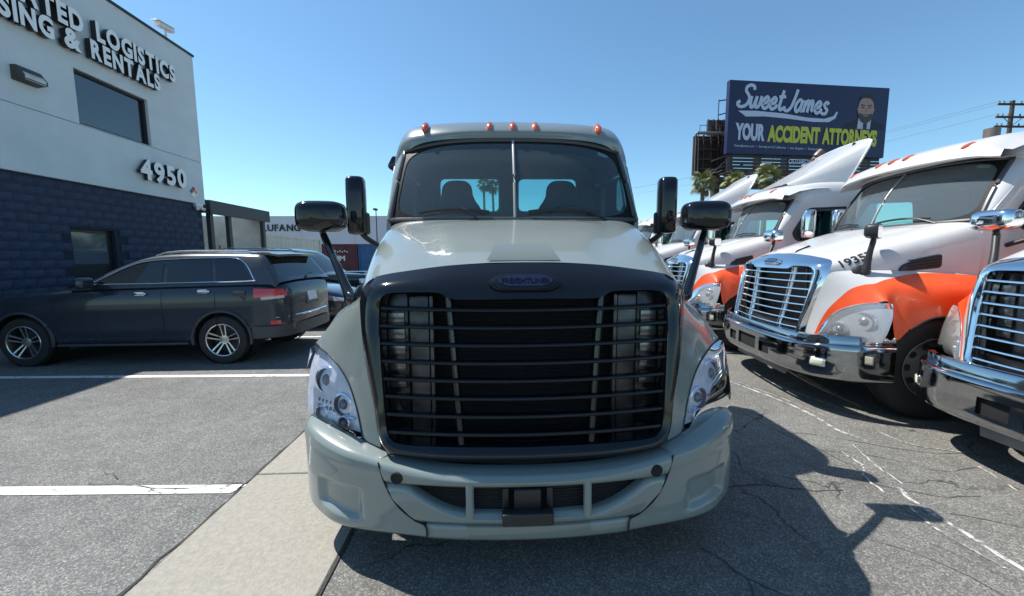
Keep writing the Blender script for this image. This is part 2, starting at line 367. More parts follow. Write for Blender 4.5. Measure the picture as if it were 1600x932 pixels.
B('end_wall', cube(FX-14, FX-.25, Y1-.25, Y1-.002, ZB, ZT-.003), STUC, smooth=False)
B('roof', cube(FX-14, FX-.25, Y0, Y1-.25, ZT-.5, ZT-.3), STUC, smooth=False)
B('parapet_cap', join(cube(FX-.30, FX+.035, Y0, Y1+.035, ZT+.002, ZT+.07), cube(FX-14, FX-.30, Y1-.28, Y1+.035, ZT+.002, ZT+.07)), BLKT, smooth=False)
wn_ = B('window', FP([(wy0, wz0+.012), (wy1, wz0+.012), (wy1, wz1), (wy0, wz1)], [[(wy0+.055, wz0+.067), (wy1-.055, wz0+.067), (wy1-.055, wz1-.055), (wy0+.055, wz1-.055)]], .10, FX-.13, .004), BLKT, smooth=False)
B('pane', cube(FX-.15, FX-.14, wy0+.05, wy1-.05, wz0+.06, wz1-.05), glass('office glass', (.42, .48, .52), 0, 2.3), wn_, smooth=False)
B('room_back', join(cube(FX-2.2, FX-2.1, wy0-.5, wy1+1.4, wz0-.3, wz1+.6), cube(FX-2.2, FX-.26, wy0-.5, wy1+1.4, wz1+.55, wz1+.6), cube(FX-2.2, FX-.26, wy0-.6, wy0-.5, wz0-.3, wz1+.6), cube(FX-2.2, FX-.26, wy1+1.4, wy1+1.5, wz0-.3, wz1+.6)), mat('office room', (.07, .09, .12), .9), wn_, smooth=False)
B('room_ledge', join(cube(FX-1.2, FX-1.15, wy0-.2, wy1+1.0, wz0+.52, wz0+.56)), mat('room ledge', (.75, .75, .75), .6), wn_, smooth=False)
B('blind', join(cube(FX-1.14, FX-1.1, wy0-.2, wy1+1.0, wz0+.6, wz0+.95), cube(FX-.9, FX-.86, wy0+1.0, wy1+1, wz0-.1, wz0+.42)), BLKT, wn_, smooth=False)
# split-face blocks of the base
dY0, dY1, dZ = fy(6.95), fy(7.86), fz(2.27)
proto = []
rnd = random.Random(3)
for k in range(5):
    n = 6; rows = []
    for i in range(4):
        z = .196*i/3
        rows.append([Vector((.018*(0 if j in (0, n) or i in (0, 3) else 1)*rnd.uniform(.5, 1.4), .396*j/n, z)) for j in range(n+1)])
    V, F = grid(rows); 
    nb = len(V); V = V+[Vector((-.1, 0, 0)), Vector((-.1, .396, 0)), Vector((-.1, .396, .196)), Vector((-.1, 0, .196))]
    n1 = n+1
    F = F+[tuple(reversed([nb, nb+1]+[j for j in range(n, -1, -1)])), tuple([nb+3, nb+2]+[3*n1+j for j in range(n, -1, -1)])]
    o = mk('block', (V, F), NAVY, b, smooth=False); proto.append(o)
cells = []
nc = int(ZB/.2)
for r in range(nc+1):
    y = Y1-.04-.4
    off = .2 if r % 2 else 0
    y -= off
    while y > 2.0:
        z = .004+r*.2
        if not (y+.4 > dY0-.02 and y < dY1+.02 and z < dZ): cells.append((y, z))
        y -= .4
cells.sort(key=lambda c: (c[0]-7.5)**2*.25+(c[1]-2.9)**2)
rest = []
for i, (y, z) in enumerate(cells):
    if i < 300:
        o = proto[i] if i < 5 else rnd.choice(proto).copy()
        if i >= 5: COL.objects.link(o); o.parent = b
        o.location = Vector((FX-.10, y+.002, z))-b.location
    else:
        pm = rnd.choice(proto).data; rest.append(([v.co+Vector((FX-.10, y+.002, z)) for v in pm.vertices], [tuple(p.vertices) for p in pm.polygons]))
tag(B('block_field', join(*rest), NAVY, smooth=False), kind='stuff')
B('block_core', FP([(Y0, 0), (dY0-.02, 0), (dY0-.02, dZ), (dY1+.02, dZ), (dY1+.02, 0), (Y1-.03, 0), (Y1-.03, ZB-.01), (Y0, ZB-.01)], [], .2, FX-.215), mat('mortar', (.018, .025, .045), .9), smooth=False)
B('base_end_wall', cube(FX-14, FX-.32, Y1-.2, Y1-.05, 0, ZB-.005), NAVY, smooth=False)
dr = B('door', FP([(dY0-.02, 0), (dY1+.02, 0), (dY1+.02, dZ), (dY0-.02, dZ)], [[(dY0+.05, 1.5), (dY1-.07, 1.5), (dY1-.07, dZ-.07), (dY0+.05, dZ-.07)]], .06, FX-.24, .003), BLKT, smooth=False)
B('pane', cube(FX-.245, FX-.235, dY0+.05, dY1-.07, 1.5, dZ-.07), mat('door glass', (.10, .12, .14), .05, 0, 0, .9), dr, smooth=False)
# raised letters
LETW = mat('letter face', (.88, .88, .87), .5); LETB = mat('letter return', (.014, .015, .017), .4)
def letters(s, y_left, y_right, z0, cap, th, off, first=0):
    """channel letters between two points of the wall; each letter its own piece"""
    gl = []; x = 0.0
    for ch in s:
        if ch == ' ': x += .38; gl.append(None); continue
        V, F = text(ch, 1.0, .2, off)
        x0 = min(v.x for v in V); x1 = max(v.x for v in V); zt = max(v.y for v in V); zb = min(v.y for v in V)
        gl.append((V, F, x-x0)); x += (x1-x0)+.10
    tot = x-.10; sx = (y_right-y_left)/tot; H = .73
    for g in gl:
        if g is None: continue
        V, F, dx = g
        Q = [Vector((FX+.055+(v.z/.2)*th+th/2, y_left+(v.x+dx)*sx, z0+v.y*cap/H)) for v in V]
        mi = []
        for f in F:
            xs = [Q[i].x for i in f]; mi.append(0 if min(xs) > FX+.055+th*.95 else 1)
        o = B('letter', (Q, F, mi), [LETW, LETB], smooth=False)
cap1 = (6.80-6.40)*K
letters('LOGISTICS', fy(7.69), fy(9.80), fz(6.405), .44, .13, .045)
letters('DATED', fy(5.98), fy(7.42), fz(6.38), .44, .13, .045)
letters('RENTALS', fy(7.53), fy(9.27), fz(5.975), .42, .13, .045)
letters('&', fy(7.0), fy(7.33), fz(5.96), .42, .13, .045)
letters('ASING', fy(5.62), fy(6.82), fz(5.95), .42, .13, .045)
letters('4950', fy(8.47), fy(9.90), fz(3.615), .54, .10, .04)
# wall pack lamp, hazard diamond
lp = B('wall_lamp', xf(plate([(0, 0, 0), (.22, .03, 0), (.22, .10, 0), (.10, .27, 0), (0, .27, 0)], [], .46, .012), Matrix(((1, 0, 0, FX+.002), (0, 0, 1, fy(6.35)), (0, 1, 0, fz(4.93)), (0, 0, 0, 1)))), mat('lamp housing', (.06, .055, .05), .5))
B('lamp_lens', xf(plate([(.225, .02, 0), (.235, .10, 0), (.14, .22, 0), (.12, .2, 0)], [], .38, .004), Matrix(((1, 0, 0, FX+.002), (0, 0, 1, fy(6.35)), (0, 1, 0, fz(4.93)), (0, 0, 0, 1)))), mat('prismatic lens', (.55, .55, .5), .2, 0, .5), lp)
dg_ = B('hazard_placard', FP([(fy(10.29), fz(3.57)-.21), (fy(10.29)+.21, fz(3.57)), (fy(10.29), fz(3.57)+.21), (fy(10.29)-.21, fz(3.57))], [], .012, FX+.01), LETW, smooth=False)
for (a, c), col in zip(((0, .092), (-.092, 0), (.092, 0)), ((.45, .05, .06), (.05, .09, .28), (.70, .40, .06))):
    yc, zc = fy(10.29)+a, fz(3.57)+c
    B('hazard_square', FP([(yc, zc-.085), (yc+.085, zc), (yc, zc+.085), (yc-.085, zc)], [], .004, FX+.019), mat('haz%.2f' % col[0], col, .5), dg_, smooth=False)
cm = empty('roof_camera', (FX-.1, fy(9.93), ZT+.068)); tag(cm, 'white security camera on a short pole at the office roof edge', 'camera')
CAMW = mat('camera white', (.72, .72, .70), .4)
mk('pole', join(tube([(0, 0, 0), (0, 0, .28)], .035, 8)), CAMW, cm)
mk('camera_body', join(rbox((.0, -.02, .34), (.20, .56, .13), .03, 2, Matrix.Rotation(.12, 3, 'X'))), CAMW, cm); mk('sun_shield', rbox((.0, -.06, .415), (.24, .62, .02), .008, 1, Matrix.Rotation(.12, 3, 'X')), CAMW, cm)
cc = empty('corner_camera', (FX-.05, Y1-.25, ZB)); tag(cc, 'pair of small white cameras under the corner of the office overhang', 'camera')
mk('bracket', rbox((0, 0, -.05), (.12, .3, .1), .01), CAMW, cc)
for dy in (-.12, .12): mk('camera_head', join(lathe([(.001, -.13), (.05, -.12), (.055, .06), (.03, .08), (.001, .08)], 12, (.05, dy, -.16), (.7, .5*dy*8, -.45)), tube([(0, dy*.6, -.08), (.03, dy, -.14)], .02, 6)), CAMW, cc)

# ================================================================== carport, containers, warehouse
def thing(name, label, cat, loc, group=None, rz=0):
    return tag(empty(name, loc, rz), label, cat, group)
def T(o, n, vf, m, **k):
    return mk(n, ([Vector(q)-Vector(o.location) for q in vf[0]],)+tuple(vf[1:]), m, o, **k)
CREAM = mat('cream wall', (.72, .70, .65), .8, noise=(3, .12)); DKG = mat('charcoal metal', (.045, .047, .05), .5, noise=(2, .1))
can = thing('carport', 'dark flat roofed carport with cream back wall behind the office corner', 'carport', (-10, 14, 0))
ya, yb = 12.3, fy(14.05)
T(can, 'fascia', cube(-10.05, -9.95, ya, yb, fz(3.0), fz(3.42)), DKG, smooth=False); T(can, 'roof', cube(-10.9, -10.05, ya, yb, fz(3.25), fz(3.40)), DKG, smooth=False)
T(can, 'fascia', cube(-10.9, -10.052, ya-.1, ya-.002, fz(3.02), fz(3.42)), DKG, smooth=False)
for y in (ya+.1, ya+1.05, yb-.35): T(can, 'post', cube(-10.2, -10.06, y, y+.15, 0, fz(3.24)), DKG, smooth=False)
T(can, 'back_wall', cube(-12.6, -12.5, ya, yb+.2, 0, fz(3.24)), CREAM, smooth=False)
for k in range(6): T(can, 'wall_rib', cube(-12.5, -12.46, ya+.3+.6*k, ya+.36+.6*k, 0, fz(3.2)), CREAM, smooth=False)
T(can, 'end_panel', cube(-12.4, -10.2, yb-.06, yb-.01, 0, fz(3.2)), CREAM, smooth=False)
hr = thing('hose_reel', 'red round hose reel hanging by the carport post', 'hose reel', (-9.9, 12.55, 1.75))
mk('drum', lathe([(.001, -.06), (.1, -.06), (.1, -.05), (.21, -.05), (.21, -.03), (.12, -.03), (.12, .03), (.21, .03), (.21, .05), (.1, .05), (.001, .06)], 24, (0, 0, 0), (.5, -.85, 0)), mat('reel red', (.35, .03, .03), .5), hr)
mk('bracket', join(rbox((-.08, .05, .0), (.12, .08, .1), .01), rbox((-.12, .06, -.2), (.05, .05, .4), .005), tube([(0, -.02, .2), (-.02, .0, .33)], .02, 6)), mat('reel dark', (.06, .03, .03), .6), hr)
cb_ = thing('storage_cabinet', 'pale teal metal cabinet standing inside the carport', 'cabinet', (-11.3, 13.2, 0))
mk('body', rbox((0, 0, .85), (.9, 1.2, 1.7), .02), mat('cabinet teal', (.33, .45, .45), .5, noise=(4, .15)), cb_); mk('door', rbox((.455, 0, .9), (.02, 1.1, 1.5), .005), MATS['cabinet teal'], cb_); mk('handle', rbox((.475, .3, .95), (.03, .03, .16), .005), BLACKP, cb_)
def container(label, p0, ang, L, H, m, W=2.44, group=None, corr=.28):
    o = tag(empty('shipping_container', (p0[0], p0[1], 0), ang), label, 'container', group)
    n = int(L/corr); prof = []
    for k in range(n):
        a = k*L/n; w = L/n
        prof += [(a, 0), (a+w*.25, 0), (a+w*.42, .036), (a+w*.83, .036), (a+w, 0)]
    rows = [[(x, y, z) for x, y in prof] for z in (.15, H-.12)]
    mk('side_wall', grid(rows), m, o, smooth=False)
    mk('far_wall', grid([[(x, W-y, z) for x, y in prof] for z in (.15, H-.12)]), m, o, smooth=False)
    mk('roof', cube(0, L, 0, W, H-.08, H-.02), m, o, smooth=False)
    for xe in (.02, L-.06): mk('end_wall', cube(xe, xe+.04, .05, W-.05, .15, H-.1), m, o, smooth=False)
    fr = join(cube(-.01, L+.01, -.03, .06, 0, .16), cube(-.01, L+.01, -.03, .06, H-.13, H), cube(-.02, .1, -.04, .1, 0, H+.002), cube(L-.1, L+.02, -.04, .1, 0, H+.002), cube(-.02, .1, W-.1, W+.02, 0, H+.002), cube(L-.1, L+.02, W-.1, W+.02, 0, H+.002), cube(-.015, .08, .1, W-.1, 0, .16), cube(-.015, .08, .1, W-.1, H-.13, H-.001))
    mk('frame', fr, m, o, smooth=False); return o
container('beige corrugated shipping container behind the carport', (-10.55, 15.9), math.radians(90), 6.06, 2.75, mat('container beige', (.60, .57, .50), .6, noise=(2, .12)), corr=.36)
MAR = mat('container maroon', (.085, .018, .025), .6, noise=(1.5, .3)); BLU = mat('container blue', (.03, .10, .24), .6, noise=(1.5, .25))
cz = container('maroon shipping container with white three letter mark', (-19.4, 36), 0, 6.06, 2.9, MAR)
mk('mark', xf(text('ZIM', .62, .01, .03, 1.15), basis((3.75, -.045, 1.35), (1, 0, 0), (0, 0, 1))), mat('mark white', (.62, .6, .58), .6), cz, smooth=False)
st_ = []
for k in range(7): st_.append(rbox((3.82+.22*k, -.045, 2.16+(.08 if k % 2 else 0)), (.12, .012, .12), 0))
mk('mark_stars', join(*st_), MATS['mark white'], cz, smooth=False)
container('plain maroon shipping container beyond the parked cars', (-25.6, 36.2), 0, 6.06, 2.75, MAR)
container('blue shipping container beside the maroon one', (-13.25, 36.1), 0, 6.06, 2.9, BLU)
wh = thing('warehouse', 'long pale lilac warehouse with black lettering behind the containers', 'building', (-30, 60, 0))
WHW = mat('warehouse white', (.60, .585, .63), .8, noise=(.3, .05))
for k in range(6): T(wh, 'wall_panel', rbox((-46+8*k+4, 60.15, 4.0), (7.97, .3, 8.0), .01, 1), WHW, smooth=False)
T(wh, 'roof', cube(-46, 2, 60.3, 90, 7.6, 7.8), WHW, smooth=False); T(wh, 'end_wall', cube(1.7, 2, 60.3, 90, 0, 7.98), WHW, smooth=False)
T(wh, 'base_band', cube(-46, 2, 59.96, 59.998, 0, 1.2), mat('warehouse base', (.3, .3, .33), .8), smooth=False)
x = -35.9
for ch in 'LUFANG':
    V, F = text(ch, 1.4, .1, .03); w = max(v.x for v in V)
    T(wh, 'letter', xf((V, F), basis((x, 59.93, 5.72), (1, 0, 0), (0, 0, 1))), PRINT, smooth=False); x += w+.10
sl_ = thing('street_light', 'slim grey street light in front of the lilac warehouse', 'street light', (-15.6, 50, 0))
mk('pole', tube([(0, 0, 0), (0, 0, 7.6)], [.09, .06], 8), DKG, sl_); mk('lamp_head', rbox((0, -.2, 7.75), (.45, .8, .25), .08), DKG, sl_)
# ================================================================== trucks
# local truck space: x to its left side, y backwards from the bumper, z up
HOOD = [
 [(0,.36,1.595),(.2,.361,1.592),(.42,.368,1.578),(.62,.378,1.553),(.75,.388,1.533),(.815,.392,1.513),(.860,.37,1.466),(.872,.35,1.42),(.876,.345,1.37)],
 [(0,.60,1.675),(.22,.60,1.673),(.46,.60,1.662),(.68,.605,1.645),(.80,.61,1.62),(.87,.61,1.585),(.915,.60,1.53),(.93,.59,1.47),(.935,.57,1.41)],
 [(0,.90,1.785),(.24,.90,1.783),(.48,.90,1.775),(.72,.905,1.755),(.85,.91,1.73),(.93,.91,1.69),(.972,.90,1.62),(.985,.89,1.52),(.99,.88,1.413)],
 [(0,1.13,1.865),(.25,1.14,1.863),(.5,1.15,1.857),(.76,1.17,1.84),(.90,1.19,1.815),(.98,1.20,1.77),(1.015,1.19,1.68),(1.025,1.17,1.54),(1.037,1.14,1.40)],
 [(0,1.29,1.912),(.25,1.30,1.913),(.5,1.33,1.914),(.78,1.40,1.912),(.93,1.47,1.903),(1.01,1.53,1.87),(1.04,1.52,1.75),(1.048,1.50,1.56),(1.06,1.48,1.372)]]
FENDER = [
 [(.755,.21,.645),(.80,.235,.65),(.84,.255,.66),(.868,.275,.672)],
 [(.79,.235,.85),(.83,.26,.84),(.87,.285,.83),(.905,.31,.82)],
 [(.83,.265,1.05),(.87,.295,1.03),(.915,.325,.99),(.955,.355,.935)],
 [(.855,.295,1.22),(.905,.34,1.17),(.965,.385,1.10),(1.02,.41,1.01)],
 [(.876,.345,1.37),(.945,.40,1.29),(1.03,.46,1.19),(1.10,.48,1.06)],
 [(.905,.44,1.40),(.99,.50,1.335),(1.10,.55,1.215),(1.18,.56,1.085)],
 [(.935,.57,1.41),(1.03,.60,1.34),(1.17,.63,1.205),(1.255,.63,1.09)],
 [(.96,.72,1.413),(1.06,.72,1.34),(1.19,.72,1.20),(1.262,.70,.74)],
 [(.978,.82,1.413),(1.09,.82,1.335),(1.215,.82,1.20),(1.266,.80,.83)],
 [(1.01,.97,1.41),(1.12,.97,1.335),(1.225,.97,1.21),(1.268,.96,.945)],
 [(1.035,1.13,1.40),(1.14,1.12,1.33),(1.235,1.12,1.21),(1.268,1.12,.97)],
 [(1.05,1.30,1.39),(1.15,1.30,1.32),(1.24,1.30,1.20),(1.268,1.29,.945)],
 [(1.06,1.48,1.372),(1.155,1.48,1.30),(1.24,1.48,1.17),(1.266,1.45,.88)],
 [(1.065,1.62,1.36),(1.16,1.62,1.28),(1.24,1.61,1.12),(1.265,1.57,.77)],
 [(1.07,1.75,1.35),(1.165,1.74,1.25),(1.24,1.72,1.0),(1.265,1.66,.62)]]
# grille surround: outer edge and opening edge, half contours from top centre to bottom centre, (x, z, y)
S_OUT = [(0,1.595,.36),(.36,1.583,.366),(.62,1.553,.378),(.75,1.533,.388),(.815,1.513,.392),(.860,1.466,.37),(.876,1.37,.345),(.855,1.22,.295),(.83,1.05,.265),(.79,.85,.235),(.772,.73,.215),(.735,.65,.20),(.66,.615,.175),(.4,.60,.135),(0,.598,.12)]
S_IN = [(0,1.412,.215),(.36,1.412,.222),(.44,1.445,.23),(.60,1.448,.245),(.70,1.442,.255),(.742,1.412,.262),(.752,1.34,.262),(.752,1.2,.24),(.742,1.04,.215),(.725,.86,.185),(.712,.75,.168),(.685,.705,.158),(.6,.685,.146),(.36,.676,.13),(0,.673,.12)]

def y_open(z): return lerp_list([(.66, .13), (.86, .165), (1.04, .19), (1.2, .21), (1.45, .235)], z)

def surround():
    a = cr([(x, y, z) for x, z, y in S_OUT], 3); b = cr([(x, y, z) for x, z, y in S_IN], 3)
    rows = []
    for k, t in enumerate((0, .15, .35, .6, .82, .95, 1.0)):
        bulge = 0.035*math.sin(math.pi*min(1, t*1.02))
        row = []
        for p, q in zip(a, b):
            m = p.lerp(q, t); wgt = 1.0 if p.z < 1.45 else 0.9
            row.append(Vector((m.x, m.y-bulge*wgt, m.z)))
        rows.append(row)
    rows.append([Vector((q.x*.992, q.y+.012, q.z)) for q in b]); rows.append([Vector((q.x*.985, q.y+.10, q.z)) for q in b])
    return both(grid(rows))

def headlight_edges(n=8):
    e1 = cr([FENDER[i][3] for i in range(7)], n)                       # inner / upper edge
    A, C, B = FENDER[0][3], (1.298, .54, .70), FENDER[6][3]
    lo = cr([A, (1.0, .355, .672), (1.155, .44, .684), C], n); up = cr([C, (1.310, .575, .82), (1.297, .61, .97), B], n)
    e2 = lo+up[1:]
    return e1, e2
def headlight_patch(back=0.0, shrink=1.0, bulge=0.03):
    e1, e2 = headlight_edges(8); n = len(e1); rows = []
    cen = sum((p for p in e1+e2), Vector())/(len(e1)+len(e2))
    for k in range(9):
        t = k/8; row = []
        for i in range(n):
            p = e1[i].lerp(e2[i], t); w = 4*t*(1-t)
            p = p+Vector((.45, -.85, .2))*bulge*w+Vector((-.12, .95, 0))*back
            row.append(cen+Vector((-.12, .95, 0))*back+(p-cen-Vector((-.12, .95, 0))*back)*shrink)
        rows.append(row)
    return grid(rows)
def hl_plane(x, z): return .275+.6644*(x-.868)+.2818*(z-.672)

def build_headlight(parent, s, style):
    f = (lambda p: p) if s > 0 else mir
    h = mk('headlight', f(headlight_patch(.035, .985, 0.0)), mat('lamp inner', (.66, .67, .76), .3, .25, .3, noise=(22, .12)) if style == 'led' else mat('lamp inner std', (.50, .51, .53), .25, .4), parent)
    mk('lens', f(headlight_patch(-.002, 1.0, .03)), LENS if style == 'led' else LENS2, h)
    ax = Vector((.35, -.93, .05)).normalized()
    def bowl(x, z, r, ball=True, m=LAMPC, push=.012):
        c = Vector((x, hl_plane(x, z)+push, z))
        p = lathe([(r*1.05, -.012), (r, .016), (r*.86, .02), (r*.75, .0), (r*.5, -.012), (r*.46, -.006)], 24, c, ax)
        mk('reflector', f((p[0], p[1], [0 if k < 48 else 1 for k in range(len(p[1]))])), [m, mat('bowl dark', (.22, .23, .27), .2, .8)], h)
        if ball: mk('projector', f(lathe([(r*.46, -.012), (r*.44, .012), (r*.3, .024), (.001, .03)], 16, c, ax)), LAMPG, h)
    if style == 'led':
        bowl(1.14, .91, .085, push=.006); bowl(1.01, .805, .066, push=.006); bowl(1.165, .728, .045, False, push=.008); bowl(.995, .715, .038, push=.008)
        L = []
        for r in range(2):
            for k in range(5):
                x = 1.075+.03*k; z = .795-.034*r
                L.append(rbox((x, hl_plane(x, z)+.002, z), (.021, .014, .02), .003, 1))
        mk('led_row', f(join(*L)), LAMPG, h)
        mk('trim_bar', f(tube([(1.06, hl_plane(1.06, .815)+.006, .815), (1.235, hl_plane(1.235, .825)+.006, .825)], .006, 6)), LAMPC, h)
        mk('trim_bar', f(tube([(1.06, hl_plane(1.06, .74)+.006, .742), (1.235, hl_plane(1.235, .74)+.006, .742)], .006, 6)), LAMPC, h)
        mk('trim_bar', f(tube([(.93, hl_plane(.93, .745)+.006, .745), (1.06, hl_plane(1.06, .742)+.006, .742)], .006, 6)), LAMPC, h)
        mk('turn_lens', f(grid([[(1.12, hl_plane(1.12, 1.0)+.02, 1.0), (1.21, hl_plane(1.21, 1.0)+.02, 1.0)], [(1.19, hl_plane(1.19, 1.065)+.02, 1.06), (1.222, hl_plane(1.222, 1.07)+.045, 1.075)]])), mat('clear reflector', (.75, .76, .84), .3, .4), h)
    else:
        bowl(1.13, .885, .105, push=.008); bowl(1.0, .79, .075, push=.006)
        e = grid([[(1.225, hl_plane(1.225, z)+.03, z), (1.25, hl_plane(1.25, z)+.028, z)] for z in (.74, .84, .94, 1.02)])
        mk('amber_reflector', f(e), mat('amber side', (.75, .12, .03), .25), h)
    e1, e2 = headlight_edges(8)
    rim = tube(e1, .006, 6); mk('rim', f(rim), BLACKP if style == 'led' else CHROME, h)
    return h

PLAN_END = [(0.25, (.935, .172)), (.5, (1.12, .285)), (.75, (1.24, .42)), (.9, (1.272, .56)), (1.0, (1.28, .70))]
def xs_seam(z): return curve_y([(.20, .505), (.315, .507), (.335, .555), (.40, .640), (.50, .702), (.62, .738), (.72, .75)], z)
def yf_c(x): return .018+.085*(abs(x)/.74)**2.2
def aero_bumper(parent, m):
    N = 48
    us = [-1+2*i/N for i in range(N+1)]
    ztop = lambda u: .572+.05*abs(u)**3
    zhi = lambda u: .514
    def zlo(u):                                                        # lower edge of the long slot, closing at its ends
        a = abs(u)/.845
        return .385+.128*max(0, (a-.55)/.45)**2.2 if a < 1 else .513
    def band(zt, zb, fwd):
        rows = []
        for u in us:
            a, b = zt(u), zb(u); y0 = lambda z: yf_c(u*xs_seam(z))-fwd
            bk = .06 if zt is zlo else .12
            sec = [(bk, a), (.03, a), (.012, a-.006), (.002, a-.02), (-.003, a*.6+b*.4), (0, b+.02), (.008, b+.006), (.02, b), (.06, b+.002)]
            rows.append([Vector((u*xs_seam(z), y0(z)+dy, z)) for dy, z in sec])
        return grid(rows, closed=True, caps=True)
    c = mk('bumper_center', join(band(ztop, zhi, 0.0), band(zlo, lambda u: .325, 0.0)), m, parent, angle=60)
    mk('lower_panel', grid([[Vector((u*.505, yf_c(u*.5)+dy+.012, z)) for dy, z in ((.1, .318), (.012, .318), (.0, .31), (.004, .25), (.016, .230), (.1, .228))] for u in us], closed=True, caps=True), m, parent, angle=60)
    for s in (-1, 1):
        f = (lambda p: p) if s > 0 else mir
        nv, nz = 60, 36; rows = []
        prof = [(.12, 0.0), (.03, .0), (.012, .012), (.002, .03)]
        for k in range(nz+1):
            w = k/nz; row = []
            for i in range(nv+1):
                t = i/nv
                zt = curve_y([(0, .622), (.25, .655), (.5, .688), (.75, .708), (.9, .708), (1, .70)], t); zb = curve_y([(0, .228), (.25, .222), (.5, .228), (.75, .255), (.9, .29), (1, .31)], t)
                z = zb+(zt-zb)*w
                xs = xs_seam(z)+.004
                tab = [(0, (xs, yf_c(xs)+.012))]+PLAN_END
                x = curve_y([(a, b[0]) for a, b in tab], t); y = curve_y([(a, b[1]) for a, b in tab], t)
                # section: rounded top shoulder, gentle belly crease, tucked lower edge
                d = .03*sstep(.93, 1.0, w)**2+.02*sstep(.08, 0, w)**2+.004*math.exp(-((w-.84)/.05)**2)*-1
                # fog recess
                rx = sstep(.84, .875, x)*sstep(1.125, 1.09, x); rz = sstep(.295, .325, z+.12*(1.0-x))*sstep(.47, .44, z+.02*(1.0-x))
                d += .032*rx*rz
                nx, ny = (.25+.75*t), (1-.6*t)
                row.append(Vector((x-nx*d, y+ny*d, z)))
            rows.append(row)
        rows.append([p+Vector((-.06, .08, .0)) for p in rows[-1]]); rows.insert(0, [p+Vector((-.05, .06, .01)) for p in rows[0]])
        mk('bumper_end', f(grid(rows)), m, parent, angle=70)
        mk('bumper_post', f(tube([(.288, .05, .535), (.288, .044, .50), (.288, .042, .44), (.288, .04, .385), (.288, .046, .365)], [.024, .021, .021, .022, .026], 12)), m, parent)
        mk('bumper_seam', f(tube([(xs_seam(z)+.001, yf_c(xs_seam(z))+.002, z) for z in [.24+.38*k/24 for k in range(25)]], .0045, 6)), DARK, parent)
        hx, hz = .645, .553
        mk('tow_hook_hole', f(lathe([(.001, -.001), (.024, -.002), (.029, -.006), (.031, -.003), (.031, .03)], 20, (hx, yf_c(hx)-.003, hz), (-.2, 1, 0))), DARK, parent)
        mk('bumper_gap_filler', f(grid([[(x, y+.07, .52), (x-.02, y+.12, .675)] for x, y in ((0, .06), (.5, .11), (.75, .2), (.95, .27), (1.1, .36), (1.2, .48), (1.22, .6))])), DARK, parent)
    mk('lower_intake_mesh', solid(grid([[(x, .062+.075*(abs(x)/.6)**2, .54), (x, .058+.075*(abs(x)/.6)**2, .34)] for x in [-.66+.11*i for i in range(13)]]), (0, .01, 0)), FINS, parent)
    pb = mk('plate_bracket', join(rbox((-.009, -.004, .385), (.246, .05, .062), .008), rbox((-.009, .03, .46), (.13, .03, .10), .006), rbox((-.115, .05, .46), (.03, .04, .10), .004), rbox((.10, .05, .46), (.03, .04, .10), .004)), BLACKP, parent)

def chrome_bumper(parent):
    plan = [(0, (0, .0)), (.3, (.45, .012)), (.5, (.80, .055)), (.62, (1.0, .13)), (.73, (1.14, .24)), (.83, (1.225, .39)), (.92, (1.255, .56)), (1, (1.262, .72))]
    xs = sorted(set([0, .06, .12, .18, .22, .26, .30, .36, .43, .50, .56, .63, .7, .77]))
    tt = [(x, curve_y([(0, .0), (.45, .012), (.80, .055), (1.0, .13)], x)) for x in xs]
    for i in range(1, 26):
        t = .5+.5*i/25; x = curve_y([(a, b[0]) for a, b in plan], t); y = curve_y([(a, b[1]) for a, b in plan], t)
        if x > .78: tt.append((x, y))
    prof = [(.27, .06), (.275, .02), (.29, .006), (.32, 0), (.37, 0), (.42, -.002), (.47, -.002), (.50, 0), (.53, 0), (.58, 0), (.605, .002), (.618, .012), (.622, .035), (.64, .04), (.70, .042), (.712, .05), (.715, .09)]
    V, F = [], []; nx = len(tt)
    for z, d in prof:
        for k, (x, y) in enumerate(tt):
            a = sstep(.8, 1.25, x); V.append(Vector((x-a*d*.9, y+d*(1-.6*a), z+.03*sstep(.9, 1.25, x)*(1 if z > .6 else 0))))
    for i in range(len(prof)-1):
        for j in range(nx-1):
            xm = (tt[j][0]+tt[j+1][0])/2; zm = (prof[i][0]+prof[i+1][0])/2
            if .37 < zm < .53 and xm < .22: continue
            if .37 < zm < .50 and .30 < xm < .50: continue
            F.append((i*nx+j, i*nx+j+1, (i+1)*nx+j+1, (i+1)*nx+j))
    mk('bumper', both((V, F)), mat('bumper chrome', (.40, .41, .42), .07, 1.0), parent, angle=50)
    mk('bumper_cavity', join(cube(-.26, .26, .03, .09, .35, .55), cube(.28, .52, .04, .09, .35, .52), cube(-.52, -.28, .04, .09, .35, .52)), DARK, parent, smooth=False)
    for s in (-1, 1):
        f = (lambda p: p) if s > 0 else mir
        fl = mk('fog_light', f(rbox((1.07, .185, .445), (.14, .04, .095), .03, 3, Matrix.Rotation(.68, 3, 'Z'))), CHROME, parent)
        mk('fog_lens', f(rbox((1.077, .177, .445), (.115, .034, .074), .024, 3, Matrix.Rotation(.68, 3, 'Z'))), FOG, fl)
        mk('tow_hook_hole', f(lathe([(.024, -.006), (.024, .0), (.02, .0), (.02, .03), (.001, .03)], 16, (.70, .037, .57), (.1, 1, 0))), DARK, parent)
        mk('bumper_gap_filler', f(grid([[(x, y+.07, .60), (x-.02, y+.09, .78)] for x, y in ((0, .09), (.5, .12), (.75, .2), (.95, .27), (1.1, .36), (1.2, .48), (1.22, .6))])), DARK, parent)
    mk('bumper_skirt', solid(grid([[(x, .12+.05*(abs(x)/.6)**2, .275), (x*.96, .16, .15)] for x in [-.6+.1*i for i in range(13)]]), (0, .015, 0)), mat('skirt grey', (.17, .17, .17), .6, noise=(5, .2)), parent)

